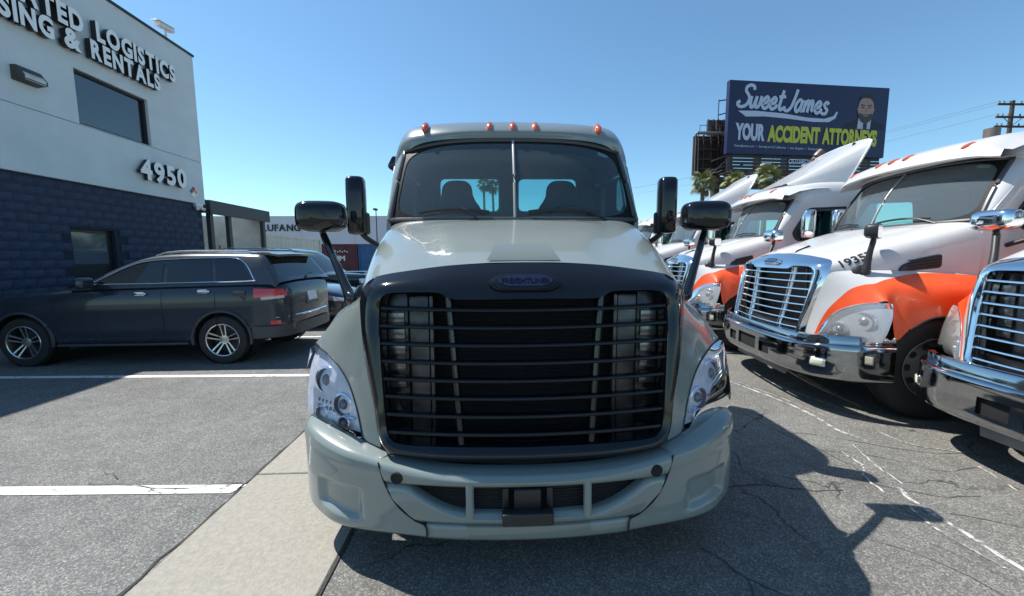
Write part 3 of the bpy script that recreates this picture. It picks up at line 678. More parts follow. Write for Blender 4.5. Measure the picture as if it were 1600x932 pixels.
WHEELM = [STEEL]
def tyre_wheel(parent, x, y, s, dual=False, r=.52, w=.29, name='wheel'):
    prof = [(.30, -.10), (.31, -w/2+.02), (.40, -w/2), (.47, -w/2+.005), (.505, -w/2+.035), (r, -w/2+.07)]
    for g in (-.07, 0, .07): prof += [(r, g-.012), (r-.014, g-.008), (r-.014, g+.008), (r, g+.012)]
    prof += [(r, w/2-.07), (.505, w/2-.035), (.47, w/2-.005), (.40, w/2), (.31, w/2-.02), (.30, .10)]
    o = mk(name, lathe(prof, 40, (x, y, r), (s, 0, 0)), RUBBER, parent)
    d = .02 if not dual else -.10
    rim = [(.305, w/2-.015), (.295, w/2-.01), (.28, w/2-.04), (.265, d+.02), (.22, d+.05), (.15, d+.075), (.12, d+.08), (.12, d+.13), (.10, d+.15), (.001, d+.15)]
    rm = mk('rim', lathe(rim, 32, (x, y, r), (s, 0, 0)), WHEELM[0], o)
    for a in [2*math.pi*k/10 for k in range(0 if dual else 10)]: mk('hand_hole', lathe([(.033, .002), (.033, .0045), (.001, .0045)], 12, (x+s*(d+.056), y+.215*math.cos(a), r+.215*math.sin(a)), (s, 0, 0)), DARK, o)
    return o

def fins_mat():
    m = mat('radiator fins', (.02, .021, .024), .45); nt = m.node_tree; b = nt.nodes['Principled BSDF']
    tc = nt.nodes.new('ShaderNodeTexCoord'); w = nt.nodes.new('ShaderNodeTexWave'); w.bands_direction = 'Z'; w.inputs['Scale'].default_value = 22; w.inputs['Distortion'].default_value = .1
    nt.links.new(tc.outputs['Object'], w.inputs['Vector']); bp = nt.nodes.new('ShaderNodeBump'); bp.inputs['Strength'].default_value = .9; bp.inputs['Distance'].default_value = .02
    nt.links.new(w.outputs['Fac'], bp.inputs['Height']); nt.links.new(bp.outputs[0], b.inputs['Normal']); return m
FINS = fins_mat()

def ws_pt(u, v, off=0.0):
    b = Vector((1.0*u, 1.285+.215*abs(u)**2.2, 1.905+.015*u*u)); t = Vector((.925*u, 1.615+.165*abs(u)**2.5, 2.585-.06*u**4))
    p = b.lerp(t, v)+Vector((0, -.035, .02))*4*v*(1-v)*(1-u*u*.5)
    return p+Vector((.25*u, -.85, .45))*off

def build_truck(o, paint, roofp, fendp, gr_m, sur_m, mir_m, aero, visor, ledlamp, engine_strip=True):
    P = lambda n, vf, m, **k: mk(n, vf, m, o, **k)
    # hood with a raised centre
    h = patch(HOOD, 5, 6)
    hv = []
    for v in h[0]:
        v = Vector(v); t = sstep(.36, 1.3, v.y); e = .40+.24*t
        if v.z > 1.5: v.z += .016*sstep(e+.05, e-.05, abs(v.x))*sstep(.36, .5, v.y)*sstep(1.28, 1.15, v.y)
        hv.append(v)
    P('hood', both((hv, h[1])), paint, angle=50)
    sc_ = [[(-.20, .375, 1.6045), (.20, .375, 1.6045)], [(-.185, .40, 1.632), (.185, .40, 1.632)], [(-.155, .55, 1.698), (.155, .55, 1.698)], [(-.15, .575, 1.68), (.15, .575, 1.68)]]
    P('hood_scoop', join(grid(sc_)), mat('scoop reflection tone', (.15, .176, .170), .3, 0, .3) if aero else paint)  # same paint as the hood, darkened to paint in a dark reflection
    for s in (-1, 1):
        f = (lambda p: p) if s > 0 else mir
        rows_ = [cr(r, 8) for r in FENDER]; cols_ = [cr([r[j] for r in rows_], 6) for j in range(len(rows_[0]))]; NR, NC = len(cols_[0]), len(cols_)
        def S_(i, v):
            q = min(max(v, 0), 1)*(NC-1); j = min(int(q), NC-2); return cols_[j][i].lerp(cols_[j+1][i], q-j)
        ga, gb = [], []
        for i in range(NR):
            fr_ = .72-.25*sstep(8, 42, i)-.40*sstep(34, 62, i)
            ga.append([S_(i, fr_*j/8) for j in range(9)]); gb.append([S_(i, fr_+(1-fr_)*j/14) for j in range(15)])
        P('fender', f(join(setm(grid(ga), 0), setm(grid(gb), 1))), [paint, fendp], angle=60)
        arch = [FENDER[i][3] for i in range(8, 15)]
        P('wheel_well', f(grid([[Vector(p), Vector(p)+Vector((-.5, 0, .02))] for p in cr(arch, 4)])), DARK)
        P('fender_lip', f(tube(cr(arch, 4), .009, 6)), BLACKP)
        build_headlight(o, s, 'led' if ledlamp else 'std')
        # hood side vent
        vq = [(.0, .0), (.32, .04), (.32, .175), (.13, .13), (.02, .06)]
        M = basis((.990, .87, 1.395), (.135, 1, .02), (-.03, 0, 1))
        vent = P('side_vent', f(xf(plate(roundpoly([(a, b, 0) for a, b in vq], .03), [], .03, .004), M)), BLACKP)
        for k in range(4):
            mk('slat', f(xf(rbox((.185, .045+.03*k, .014), (.24, .010, .012), .002, 1, Matrix.Rotation(.17, 3, 'Z')), M)), DARK, vent)
    P('grille_surround', surround(), sur_m, angle=55)
    # grille bars
    for z in [1.352, 1.262, 1.172, 1.082, .993, .905, .816, .729]:
        w = lerp_list([(.66, .69), (.75, .705), (.86, .722), (1.04, .74), (1.2, .75), (1.34, .748), (1.41, .72)], z); y0 = y_open(z)
        rows = []
        for i in range(29):
            x = -w+2*w*i/28; y = y0-.012+.055*(abs(x)/.75)**2; zz = z-.012*(x/.75)**2*-1
            rows.append([Vector((x, y+a, zz+b)) for a, b in ((.0, .004), (.004, .0105), (.03, .0125), (.052, .008), (.052, .002), (.03, -.006), (.006, -.009), (.0, -.005))])
        P('grille_bar', grid(rows, closed=True, caps=True), BARB if aero else gr_m, angle=50)
    for s in (-1, 1):
        f = (lambda p: p) if s > 0 else mir
        rows = []
        for k in range(17):
            z = .672+(1.43-.672)*k/16; x = lerp_list([(.66, .335), (1.42, .40)], z)
            y = y_open(z)+.012+.055*(x/.75)**2
            rows.append([Vector((x-.022, y+.05, z)), Vector((x-.018, y+.01, z)), Vector((x-.006, y, z)), Vector((x+.006, y, z)), Vector((x+.018, y+.01, z)), Vector((x+.022, y+.05, z))])
        P('grille_post', f(grid(rows)), mat('grille post', (.045, .047, .052), .12, .8) if aero else gr_m, angle=50)
        P('radiator_tank', f(join(rbox((.57, .385, 1.04), (.11, .05, .76), .015), rbox((.50, .37, 1.04), (.02, .05, .76), .005))), mat('tank metal', (.10, .10, .105), .35, .7, noise=(9, .5)))
        P('side_baffle', f(rbox((.70, .40, 1.04), (.13, .02, .78), .004)), mat('baffle', (.05, .052, .056), .18, .5, noise=(11, .6)))
        for k in range(5):
            mk('deflector', f(rbox((.695, .375, 1.30-.088*k*1.02), (.09, .012, .058), .004)), mat('deflector plate', (.20, .21, .22), .2, .7, noise=(14, .6)), o)
    P('radiator', cube(-.66, .66, .41, .47, .62, 1.50), FINS, smooth=False)
    P('engine_bay_liner', join(cube(-.80, .80, .47, .49, .55, 1.50), cube(-.78, -.765, .33, .49, .62, 1.46), cube(.765, .78, .33, .49, .62, 1.46)), DARK, smooth=False)
    # emblem on the nose
    ey = .245
    q = roundpoly([(-.172, 0, 0), (-.12, .042, 0), (.12, .042, 0), (.172, 0, 0), (.12, -.036, 0), (-.12, -.036, 0)], .05)
    tilt = Vector((0, .62, .78)).normalized()
    M = basis((-.002, ey-.002, 1.487), (1, 0, 0), tilt)
    em = P('emblem', join(xf(plate(q, [], .05, .008), M), xf(plate([v*1.13 for v in q], [], .03, .006), M)), sur_m)
    mk('emblem_face', xf(plate([v*.86 for v in q], [], .004, 0), M @ Matrix.Translation((0, 0, .0265))), mat('emblem blue', (.012, .018, .05), .2), em)
    tx = text('FREIGHTLINER', .042, .004, .0006, .9, 0, 'CENTER'); mk('emblem_letters', xf(tx, M @ Matrix.Translation((0, -.014, .030))), gr_m, em)
    # bumper
    if aero: aero_bumper(o, paint)
    else: chrome_bumper(o)
    # cab shell
    RO = [[(0,1.60,2.60),(.4,1.612,2.60),(.7,1.66,2.585),(.86,1.725,2.55),(.94,1.785,2.49),(.985,1.80,2.42),(1.0,1.79,2.36)],
          [(0,1.595,2.66),(.4,1.612,2.66),(.7,1.67,2.645),(.87,1.74,2.605),(.96,1.81,2.535),(1.005,1.83,2.45),(1.018,1.83,2.36)],
          [(0,1.70,2.745),(.4,1.715,2.743),(.7,1.76,2.73),(.88,1.83,2.68),(.975,1.88,2.585),(1.022,1.90,2.47),(1.03,1.90,2.36)],
          [(0,1.86,2.815),(.4,1.875,2.812),(.7,1.91,2.792),(.89,1.95,2.73),(.985,1.99,2.61),(1.028,2.0,2.48),(1.035,2.0,2.36)],
          [(0,2.10,2.855),(.4,2.11,2.852),(.7,2.13,2.83),(.90,2.15,2.755),(.99,2.16,2.63),(1.03,2.17,2.48),(1.036,2.17,2.36)],
          [(0,2.50,2.87),(.4,2.5,2.867),(.7,2.5,2.845),(.90,2.5,2.765),(.99,2.5,2.635),(1.03,2.5,2.48),(1.036,2.5,2.36)],
          [(0,2.87,2.87),(.4,2.87,2.867),(.7,2.87,2.845),(.90,2.87,2.765),(.99,2.87,2.635),(1.03,2.87,2.48),(1.036,2.87,2.36)]]
    RO = [RO[0]]+[[(min(x*1.03, 1.03) if .85 < x < 1.01 else x, y, z+(.042 if .85 < x < .98 else .02 if .98 <= x < 1.03 and z > 2.42 else .012 if x == .7 else 0)*min(1, .45+.3*i)) for x, y, z in r] for i, r in enumerate(RO[1:])]
    P('cab_roof', both(patch(RO, 5, 5)), [roofp], angle=60)
    P('roof_liner', both(patch([[(x*.95, y+.05, z-.07) for x, y, z in r[:6]] for r in RO[1:]], 2, 2)), LINER if aero else LINERW)
    side = roundpoly([(1.50, 1.90), (1.815, 2.42), (2.868, 2.42), (2.868, .92), (1.70, .92), (1.70, 1.37), (1.48, 1.40)] and [(1.50, 1.90, 0), (1.815, 2.42, 0), (2.868, 2.42, 0), (2.868, .92, 0), (1.70, .92, 0), (1.70, 1.34, 0), (1.49, 1.34, 0)], .012, 2)
    win = roundpoly([(1.735, 1.95, 0), (1.94, 2.36, 0), (2.50, 2.37, 0), (2.55, 1.86, 0), (1.80, 1.82, 0)], .06, 4)
    pl = plate(side, [win], .035, .004)
    for s in (-1, 1):
        f = (lambda p: p) if s > 0 else mir
        M = Matrix(((0, 0, 1, 1.018), (1, 0, 0, 0), (0, 1, 0, 0), (0, 0, 0, 1)))
        cs = P('cab_side', f(xf(pl, M)), paint, angle=35)
        mk('side_window', f(xf(plate([v*1.0 for v in win], [], .006), M)), REARG, cs)
        mk('window_rubber', f(xf(tube([(v.x, v.y, .0) for v in win]+[(win[0].x, win[0].y, 0)], .014, 6, caps=False, upv=(0, 0, 1)), M @ Matrix.Translation((0, 0, .017)))), BLACKP, cs)
        mk('door_handle', f(rbox((1.045, 2.52, 1.50), (.03, .16, .05), .01)), BLACKP, cs)
        mk('door_gap', f(cube(1.0362, 1.038, 2.60, 2.612, .95, 2.38)), DARK, cs)
        # fuel tank and steps
        P('fuel_tank', f(lathe([(.001, 0), (.29, .0), (.31, .03), (.31, 1.27), (.29, 1.30), (.001, 1.30)], 28, (.86, 1.80, .62), (0, 1, 0))), STEEL)
        P('step', f(rbox((1.13, 2.35, .42), (.18, 1.0, .04), .01)), CHASSIS)
    P('cab_floor', cube(-1.0, 1.0, 1.55, 2.86, .93, 1.0), CHASSIS, smooth=False)
    P('firewall', join(cube(-1.0, 1.0, 1.5, 1.53, .95, 1.87)), DARK, smooth=False)
    rw = [roundpoly([(a, 2.135, 0), (b, 2.135, 0), (b, 2.515, 0), (a, 2.515, 0)], .07, 4) for a, b in ((-.785, -.105), (.105, .785))]
    bo = roundpoly([(-1.01, .95, 0), (1.01, .95, 0), (1.02, 2.45, 0), (.97, 2.62, 0), (.88, 2.74, 0), (.68, 2.83, 0), (.35, 2.855, 0), (-.35, 2.855, 0), (-.68, 2.83, 0), (-.88, 2.74, 0), (-.97, 2.62, 0), (-1.02, 2.45, 0)], .03, 2)
    Mb = Matrix(((1, 0, 0, 0), (0, 0, -1, 2.85), (0, 1, 0, 0), (0, 0, 0, 1)))
    cb = P('cab_back', xf(plate(bo, rw, .04, .003), Mb), [LINER if aero else LINERW], angle=35)
    for r in rw:
        mk('rear_window', xf(plate(r, [], .006), Mb), REARG, cb)
        mk('window_rubber', xf(tube([(v.x, v.y, 0) for v in r]+[(r[0].x, r[0].y, 0)], .011, 6, caps=False, upv=(0, 0, 1)), Mb @ Matrix.Translation((0, 0, .02))), mat('light trim', (.4, .42, .42), .4), cb)
    # windshield
    NU, NV = 40, 14
    ws = P('windshield', grid([[ws_pt(-1+2*i/NU, j/NV) for i in range(NU+1)] for j in range(NV+1)]), WSG if aero else WSG2)
    inner = lambda u, v: None
    V, F = [], []
    def rr(a):                                                          # rounded opening of the black glass border
        c, s_ = math.cos(a), math.sin(a); n = 7.0
        k = (abs(c)**n+abs(s_)**n)**(-1/n); return c*k, s_*k
    K = 96; outr, inr = [], []
    for k in range(K):
        a = 2*math.pi*k/K; cx, sx_ = rr(a); ox, oz = math.cos(a), math.sin(a); q = max(abs(ox), abs(oz)); ox, oz = ox/q, oz/q
        outr.append(ws_pt(ox*.995, .5+.5*oz*.995, .006)); inr.append(ws_pt(cx*.955, (.5+.5*sx_*.93)-.012, .006))
    mk('windshield_border', grid([outr, inr], closed=True), mat('glass frit', (.008, .009, .010), .5, 0, 0, .15), ws)
    for s in (-1, 1):
        f = (lambda p: p) if s > 0 else mir
        ap = []
        for k in range(13):
            q = ws_pt(1, k/12); ys = lerp_list([(1.90, 1.50), (2.42, 1.815), (2.6, 1.92)], q.z)
            ap.append([q+Vector((-.004, -.004, .004)), q+Vector((.022, .004, .006)), Vector((max(q.x+.04, 1.032-.012*max(0, (q.z-2.3)/.2)), max(ys, q.y+.02)-.012, q.z)), Vector((1.037-.03*max(0, (q.z-2.36)/.2), max(ys, q.y)+.03, q.z))])
        P('a_pillar', f(grid(ap)), paint)
    edge = [ws_pt(-1+2*i/NU, 0, .004) for i in range(NU+1)]+[ws_pt(1, j/NV, .004) for j in range(1, NV+1)]+[ws_pt(1-2*i/NU, 1, .004) for i in range(1, NU+1)]+[ws_pt(-1, 1-j/NV, .004) for j in range(1, NV+1)]
    mk('windshield_seal', tube(edge, .021, 8, caps=False), mat('seal grey', (.06, .063, .068), .35), ws)
    mk('center_divider', tube([ws_pt(-.002, j/10, .008) for j in range(11)], .011, 8), mat('divider grey', (.30, .31, .31), .4), ws)
    for x0, x1, xb in ((-.74, -.20, -.12), (.10, .66, .72)):
        pts = [ws_pt(x0+(x1-x0)*k/8, .035+.055*math.sin(math.pi*(.15+.7*k/8)), .03) for k in range(9)]
        xa = -.40 if x0 < 0 else .42
        arm = [ws_pt(xb if x0 > 0 else -.28, -.02, .03), ws_pt((xa+xb)/2 if x0 > 0 else -.35, .06, .045), ws_pt(xa, .092, .04)]
        wp = P('wiper', tube(pts, .008, 6, flat=1.6), BLACKP); mk('wiper_arm', tube(arm, .008, 6), BLACKP, wp)
    P('cowl', grid([[Vector((u*1.02, 1.27+.215*abs(u)**2.2, 1.895+.015*u*u)), Vector((u*1.0, 1.40+.19*abs(u)**2.2, 1.875))] for u in [-1+i/12 for i in range(25)]]), BLACKP)
    P('sticker', grid([[ws_pt(.78, .92, -.004), ws_pt(.88, .915, -.004)], [ws_pt(.78, .86, -.004), ws_pt(.88, .855, -.004)]]), mat('sticker', (.45, .5, .5), .6))
    # inside
    for sx in (-.56, .56):
        body = [[(-.20, 0), (-.22, .25), (-.235, .42), (-.215, .56), (-.13, .68), (-.085, .80), (0, .815)]]
        half = [(.22, .0), (.235, .22), (.24, .40), (.215, .54), (.15, .63), (.12, .70), (.115, .78), (.08, .815), (0, .82)]
        outl = [(x, z, 0) for x, z in half]+[(-x, z, 0) for x, z in reversed(half[:-1])]
        M = Matrix(((1, 0, 0, sx), (0, .18, -1, 2.42), (0, 1, .18, 1.57), (0, 0, 0, 1)))
        st = P('seat', join(xf(plate(roundpoly(outl, .03, 2), [], .14, .045), M), rbox((sx, 2.2, 1.52), (.5, .5, .16), .05)), SEATM, angle=60)
    P('dashboard', both(patch([[(0, 1.42, 1.885), (.5, 1.45, 1.885), (.98, 1.56, 1.88)], [(0, 1.62, 1.90), (.5, 1.66, 1.92), (.98, 1.70, 1.90)], [(0, 1.74, 1.86), (.5, 1.76, 1.87), (.98, 1.76, 1.85)], [(0, 1.72, 1.4), (.5, 1.74, 1.4), (.98, 1.74, 1.4)]], 4, 3)), DASHM)
    M = basis((.56, 1.93, 1.93), (1, 0, 0), (0, .55, .83))
    ring = [(.225*math.cos(a), .225*math.sin(a), 0) for a in [2*math.pi*k/32 for k in range(33)]]
    sw = xf(tube(ring, .016, 8, caps=False, upv=(0, 0, 1)), M)
    P('steering_wheel', join(sw, xf(rbox((0, 0, -.01), (.42, .05, .02), .008), M), xf(rbox((0, 0, -.01), (.14, .12, .04), .02), M), tube([(.56, 1.94, 1.92), (.56, 1.76, 1.80)], .03, 8)), BLACKP)
    P('overhead_console', both(patch([[(0, 1.78, 2.53), (.5, 1.8, 2.53), (.86, 1.86, 2.48)], [(0, 1.86, 2.46), (.5, 1.88, 2.46), (.86, 1.92, 2.42)], [(0, 2.1, 2.50), (.5, 2.1, 2.5), (.86, 2.1, 2.46)]], 3, 3)), LINER)
    # chassis and axles
    for s in (-1, 1):
        P('frame_rail', rbox((s*.43, 3.6, .86), (.09, 6.0, .27), .01), CHASSIS)
        tyre_wheel(o, s*1.06, 1.12, s)
        for y in (4.75, 6.05):
            tyre_wheel(o, s*.95, y, s, True, name='rear_wheel', w=.62)
    P('front_axle', join(rbox((0, 1.12, .42), (1.9, .14, .12), .02), rbox((0, 1.0, .75), (.7, .9, .5), .05)), CHASSIS)
    P('rear_axle', join(rbox((0, 4.75, .52), (1.6, .2, .2), .04), rbox((0, 6.05, .52), (1.6, .2, .2), .04), rbox((0, 5.4, 1.02), (.9, .9, .12), .03)), CHASSIS)
    # marker lamps on the roof
    zr = lambda x: (2.785 if not visor else 2.70)
    for x in (-.74, -.195, 0, .188, .74):
        if visor: c = Vector((x, 1.47+.10*(abs(x)/.75)**2, 2.722-.02*(abs(x)/.75)**2)); ax = Vector((0, .95, .42))
        else: c = Vector((x, 1.652+.078*(abs(x)/.75)**2, 2.706+.014*(abs(x)/.75)**3)); ax = Vector((0, .74, .62))
        ax.normalize(); up = Vector((0, -ax.z, ax.y)); M = basis(c, ax.cross(up), ax)
        b = lathe([(.001, -.055), (.013, -.05), (.021, -.03), (.023, 0), (.021, .03), (.013, .05), (.001, .055)], 12)
        b = ([Vector((v[0]*1.4, v[2]*1.3, v[1]*1.5)) for v in b[0]], b[1])
        P('marker_light', xf(b, M), AMBER)
    # mirrors
    for s in (-1, 1):
        f = (lambda p: p) if s > 0 else mir
        fold = (not aero) and s > 0
        Ms = Matrix.Translation((1.335, 1.0, 1.905)) @ Matrix.Rotation(-.12, 4, 'Z') @ Matrix.Scale(1.065, 4) if aero else Matrix.Translation((1.235, .84, 1.885)) @ Matrix.Rotation(-.12, 4, 'Z') if not fold else Matrix.Translation((1.0, .63, 1.815)) @ Matrix.Rotation(-.75, 4, 'Z') @ Matrix.Scale(.8, 4)
        sec = lambda k, w, h: [Vector((math.copysign(abs(math.cos(a))**.5, math.cos(a))*w, k, math.copysign(abs(math.sin(a))**.5, math.sin(a))*h)) for a in [2*math.pi*i/32 for i in range(32)]]
        shell = grid([sec(-.085, .06, .035), sec(-.080, .105, .060), sec(-.062, .136, .083), sec(-.03, .148, .094), sec(.03, .151, .097), sec(.05, .148, .094)], closed=True, caps=True)
        hm = P('hood_mirror', f(xf(shell, Ms)), mir_m if not fold else BLACKP, angle=50)
        mk('mirror_glass', f(xf(grid([sec(.0515, .136, .084), sec(.052, .001, .001)], closed=True), Ms)), CHROME, hm)
        armp = [(1.335, 1.0, 1.815), (1.305, .97, 1.755), (1.15, .765, 1.565), (1.05, .64, 1.43), (1.01, .60, 1.385), (.955, .58, 1.385)]
        if not aero: armp[:3] = [(1.235, .85, 1.80), (1.21, .83, 1.74), (1.12, .73, 1.56)]
        if fold: armp = [(1.0, .63, 1.76), (1.0, .625, 1.70), (.995, .61, 1.6), (.99, .60, 1.48), (.985, .59, 1.385), (.945, .58, 1.37)]
        mk('mirror_arm', f(tube(cr(armp, 4), [.02, .021, .022, .023, .024, .024, .024, .024, .025, .026, .027, .028, .03, .033, .036, .038, .04, .04, .04, .04, .04], 10)), BLACKG if aero else BLACKP, hm)
        mk('mirror_foot', f(lathe([(.075, -.01), (.075, .015), (.06, .03), (.03, .04), (.001, .04)], 20, (.945, .58, 1.39), (1, -.15, .12))), BLACKG if aero else BLACKP, hm)
        Md = Matrix.Translation((1.265, 1.50, 2.035)) @ Matrix.Rotation(-.15, 4, 'Z') @ Matrix.Scale(.92, 4) @ Matrix.Identity(4)
        ofs = Vector((0, 0, 0)) if aero else Vector((.11, .30, .04)); Md = Matrix.Translation(ofs) @ Md
        sec2 = lambda z, w, d: [Vector((math.copysign(abs(math.cos(a))**.6, math.cos(a))*w, math.copysign(abs(math.sin(a))**.6, math.sin(a))*d*(1.0 if math.sin(a) < 0 else .55), z)) for a in [2*math.pi*i/28 for i in range(28)]]
        body = grid([sec2(-.245, .045, .05), sec2(-.24, .068, .08), sec2(-.22, .078, .105), sec2(-.1, .08, .115), sec2(.1, .08, .115), sec2(.215, .078, .11), sec2(.24, .068, .085), sec2(.25, .045, .05)], closed=True, caps=True)
        hg = xf(rbox((1.205, 1.52, 1.90), (.05, .09, .18), .02), Matrix.Translation(ofs)); da = [Vector(q)+ofs*w_ for q, w_ in (((1.245, 1.51, 1.84), 1), ((1.215, 1.52, 1.79), 1), ((1.13, 1.60, 1.72), .6), ((1.03, 1.70, 1.66), 0))]
        dm = P('door_mirror', f(xf(body, Md)), mir_m if not aero else BLACKG, angle=50)
        mk('mirror_hinge', f(hg), BLACKP, dm)
        mk('mirror_arm', f(tube(cr(da, 4), .022, 8)), BLACKP, dm)
    return o
#@@
main = empty('semi_truck', (.008, 0, 0)); tag(main, 'grey green day cab semi truck with gloss black grille and black mirrors', 'truck')
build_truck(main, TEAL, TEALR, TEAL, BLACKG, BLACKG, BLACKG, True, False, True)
lm = mk('look_down_mirror', rbox((-1.095, 2.12, 2.50), (.10, .16, .13), .03, 2, Matrix.Rotation(.5, 3, 'Y')), BLACKG, main)
mk('roof_antenna', lathe([(.03, 0), (.03, .02), (.015, .035), (.001, .036)], 12, (.25, 2.1, 2.853)), BLACKP, main)

# ---- the row of white and orange trucks
def visor(o):
    rows = []
    for y, z, q in ((2.02, 2.845, 1.0), (1.80, 2.84, 1.0), (1.60, 2.80, 1.005), (1.46, 2.735, 1.01), (1.385, 2.665, 1.015), (1.36, 2.60, 1.02), (1.372, 2.585, 1.015), (1.42, 2.595, 1.0), (1.60, 2.62, .98)):
        row = []
        for i in range(33):
            u = -1+2*i/32; a = abs(u)
            row.append(Vector((u*1.02*q, y+.20*a**2.4, z-.035*a**2-.11*sstep(.8, 1.0, a)*(1 if z > 2.7 else .3))))
        rows.append(row)
    mk('sun_visor', grid(rows), WHITE, o, angle=50)
def fairing(o):
    rows = []
    for k in range(11):
        t = k/10; zt = 2.83+.70*t**1.1; y = 1.82+1.22*t; w = .80+.10*t
        yb = 1.82+.80*t; zb = 2.78-.03*t
        rows.append([Vector((x, y+(yb-y)*q, zt+(zb-zt)*q+d)) for x, q, d in ((0, 0, .02*t), (.3*w, 0, .015*t), (.6*w, 0, 0), (.82*w, .02, -.01), (.94*w, .08, -.01*t), (1.0*w, .22, 0), (1.03*w, .6, 0), (1.05*w, 1, 0))])
    P = both(grid(rows)); mk('roof_fairing', P, WHITE, o, angle=50)
    back = [r for r in rows[-1]]; mk('fairing_edge', both(tube([p+Vector((0, .01, 0)) for p in back], .014, 6)), WHITE, o)
    mk('fairing_strut', join(tube([(-.6, 2.75, 2.86), (-.55, 2.95, 3.5)], .02, 6), tube([(.6, 2.75, 2.86), (.55, 2.95, 3.5)], .02, 6), tube([(-.6, 2.45, 2.86), (.6, 2.45, 2.86)], .02, 6)), BLACKP, o)
def stack(o, x=-.62, curved=False, h=3.42):
    p = [(x, 3.08, 1.2), (x, 3.08, h-.3), (x, 3.08, h-.12), (x, 3.11, h), (x, 3.20, h+.10)] if curved else [(x, 3.08, 1.2), (x, 3.08, h)]
    mk('exhaust_stack', tube(cr(p, 4) if curved else p, .075, 14), mat('stack', (.16, .13, .11), .45, .5, noise=(5, .3)), o)
G = 'white and orange semi trucks parked in a row'
WHEELM[0] = mat('wheel dark', (.10, .10, .10), .5, .2)
t2 = empty('semi_truck'); build_truck(t2, WHITE, WHITE, ORANGE, CHROME, CHROME, CHROME, False, True, False); visor(t2)
def lift(o):
    for ch in o.children:
        if ch.name.startswith(('wheel', 'rear_wheel')) and not ch.name.startswith('wheel_well'):
            for q in [ch]+list(ch.children):
                for v in q.data.vertices: v.co.y += .06*(1.12 if 'rear' not in ch.name else 5.4)
            continue
        for q in [ch]+list(ch.children):
            for v in q.data.vertices: v.co.y *= 1.06; v.co.z += .12*(1-v.co.z/2.7)
lift(t2)
poses = {1: (3.30, .36, -92.5), 2: (3.09, 3.10, -98.5), 3: (3.11, 5.90, -100.5), 4: (3.1, 8.65, -100.5), 5: (3.1, 11.4, -100.5)}
trucks = {2: t2}
for k in (1, 3, 4, 5): trucks[k] = copy_tree(t2)
labs = {1: 'white and orange semi truck nearest the bare asphalt at the row end', 2: 'white and orange semi truck with fleet number 1935 on its hood',
        3: 'white and orange semi truck with tall wing shaped roof fairing beside the numbered truck', 4: 'white semi truck with roof fairing, second beyond the numbered truck', 5: 'farthest white semi truck of the row, beside the palms'}
labs[1] = 'white and orange semi truck at the end of the row, beside the numbered truck'
for k, o in trucks.items():
    x, y, a = poses[k]; o.location = (x, y, 0); o.rotation_euler = (0, 0, math.radians(a)); tag(o, labs[k], 'truck', G)
fairing(trucks[3]); fairing(trucks[4]); stack(trucks[2], -.55, False, 3.22); stack(trucks[3], -.75, True, 3.58); stack(trucks[4], -.75, True, 3.45)
from mathutils.bvhtree import BVHTree
hd = [c for c in t2.children if c.name.startswith('hood') and 'mirror' not in c.name and 'scoop' not in c.name][0].data
bvh = BVHTree.FromPolygons([v.co for v in hd.vertices], [tuple(q.vertices) for q in hd.polygons])
V, F = text('19357', .12, .0005, .003, 1.0); V2 = []
NA, NB, nn = Vector((.892, .450, 1.482)), Vector((.944, .745, 1.612)), Vector((.85, -.30, .43)).normalized()
nu = (NB-NA).normalized(); nv_ = nn.cross(nu).normalized(); ks = (NB-NA).length/max(v.x for v in V)
tb = bmesh.new(); vs_ = [tb.verts.new(v) for v in V]
for f_ in F:
    try: tb.faces.new([vs_[i] for i in f_])
    except ValueError: pass
bmesh.ops.triangulate(tb, faces=tb.faces); bmesh.ops.subdivide_edges(tb, edges=tb.edges[:], cuts=3, use_grid_fill=True); tb.verts.index_update()
ks = (NB-NA).length/max(v.co.x for v in tb.verts); V = [v.co.copy() for v in tb.verts]; F = [tuple(v.index for v in f_.verts) for f_ in tb.faces]; tb.free()
for v in V:
    q = NA+nu*v.x*ks+nv_*v.y*.95; h_ = bvh.ray_cast(q+nn*.3, -nn)[0]; V2.append((h_ if h_ and (h_-q).length < .08 else q)+nn*.004)
mk('fleet_number', (V2, F), PRINT, t2, smooth=False, flat=True)

# ================================================================== cars
def bool_cut(o, cutters):
    bpy.context.view_layer.update()
    for c in cutters:
        c.hide_render = True; md = o.modifiers.new('b', 'BOOLEAN'); md.operation = 'DIFFERENCE'; md.object = c; md.solver = 'EXACT'
    dg = bpy.context.evaluated_depsgraph_get(); me = bpy.data.meshes.new_from_object(o.evaluated_get(dg)); o.modifiers.clear(); o.data = me
    for c in cutters: bpy.data.objects.remove(c)
    bm = bmesh.new(); bm.from_mesh(me); a = math.radians(38)
    for e in bm.edges: e.smooth = not (len(e.link_faces) == 2 and e.calc_face_angle(0) > a)
    for f in bm.faces: f.smooth = True
    bm.to_mesh(me); bm.free()
CARGL = mat('car privacy glass', (.006, .007, .009), .02, 0, 0, .8)
CARGC = glass('car clear glass', (.35, .42, .42), 0, 1.5, ((.03, .035, .04), .25))
ALLOY = mat('alloy', (.55, .55, .56), .25, .9)
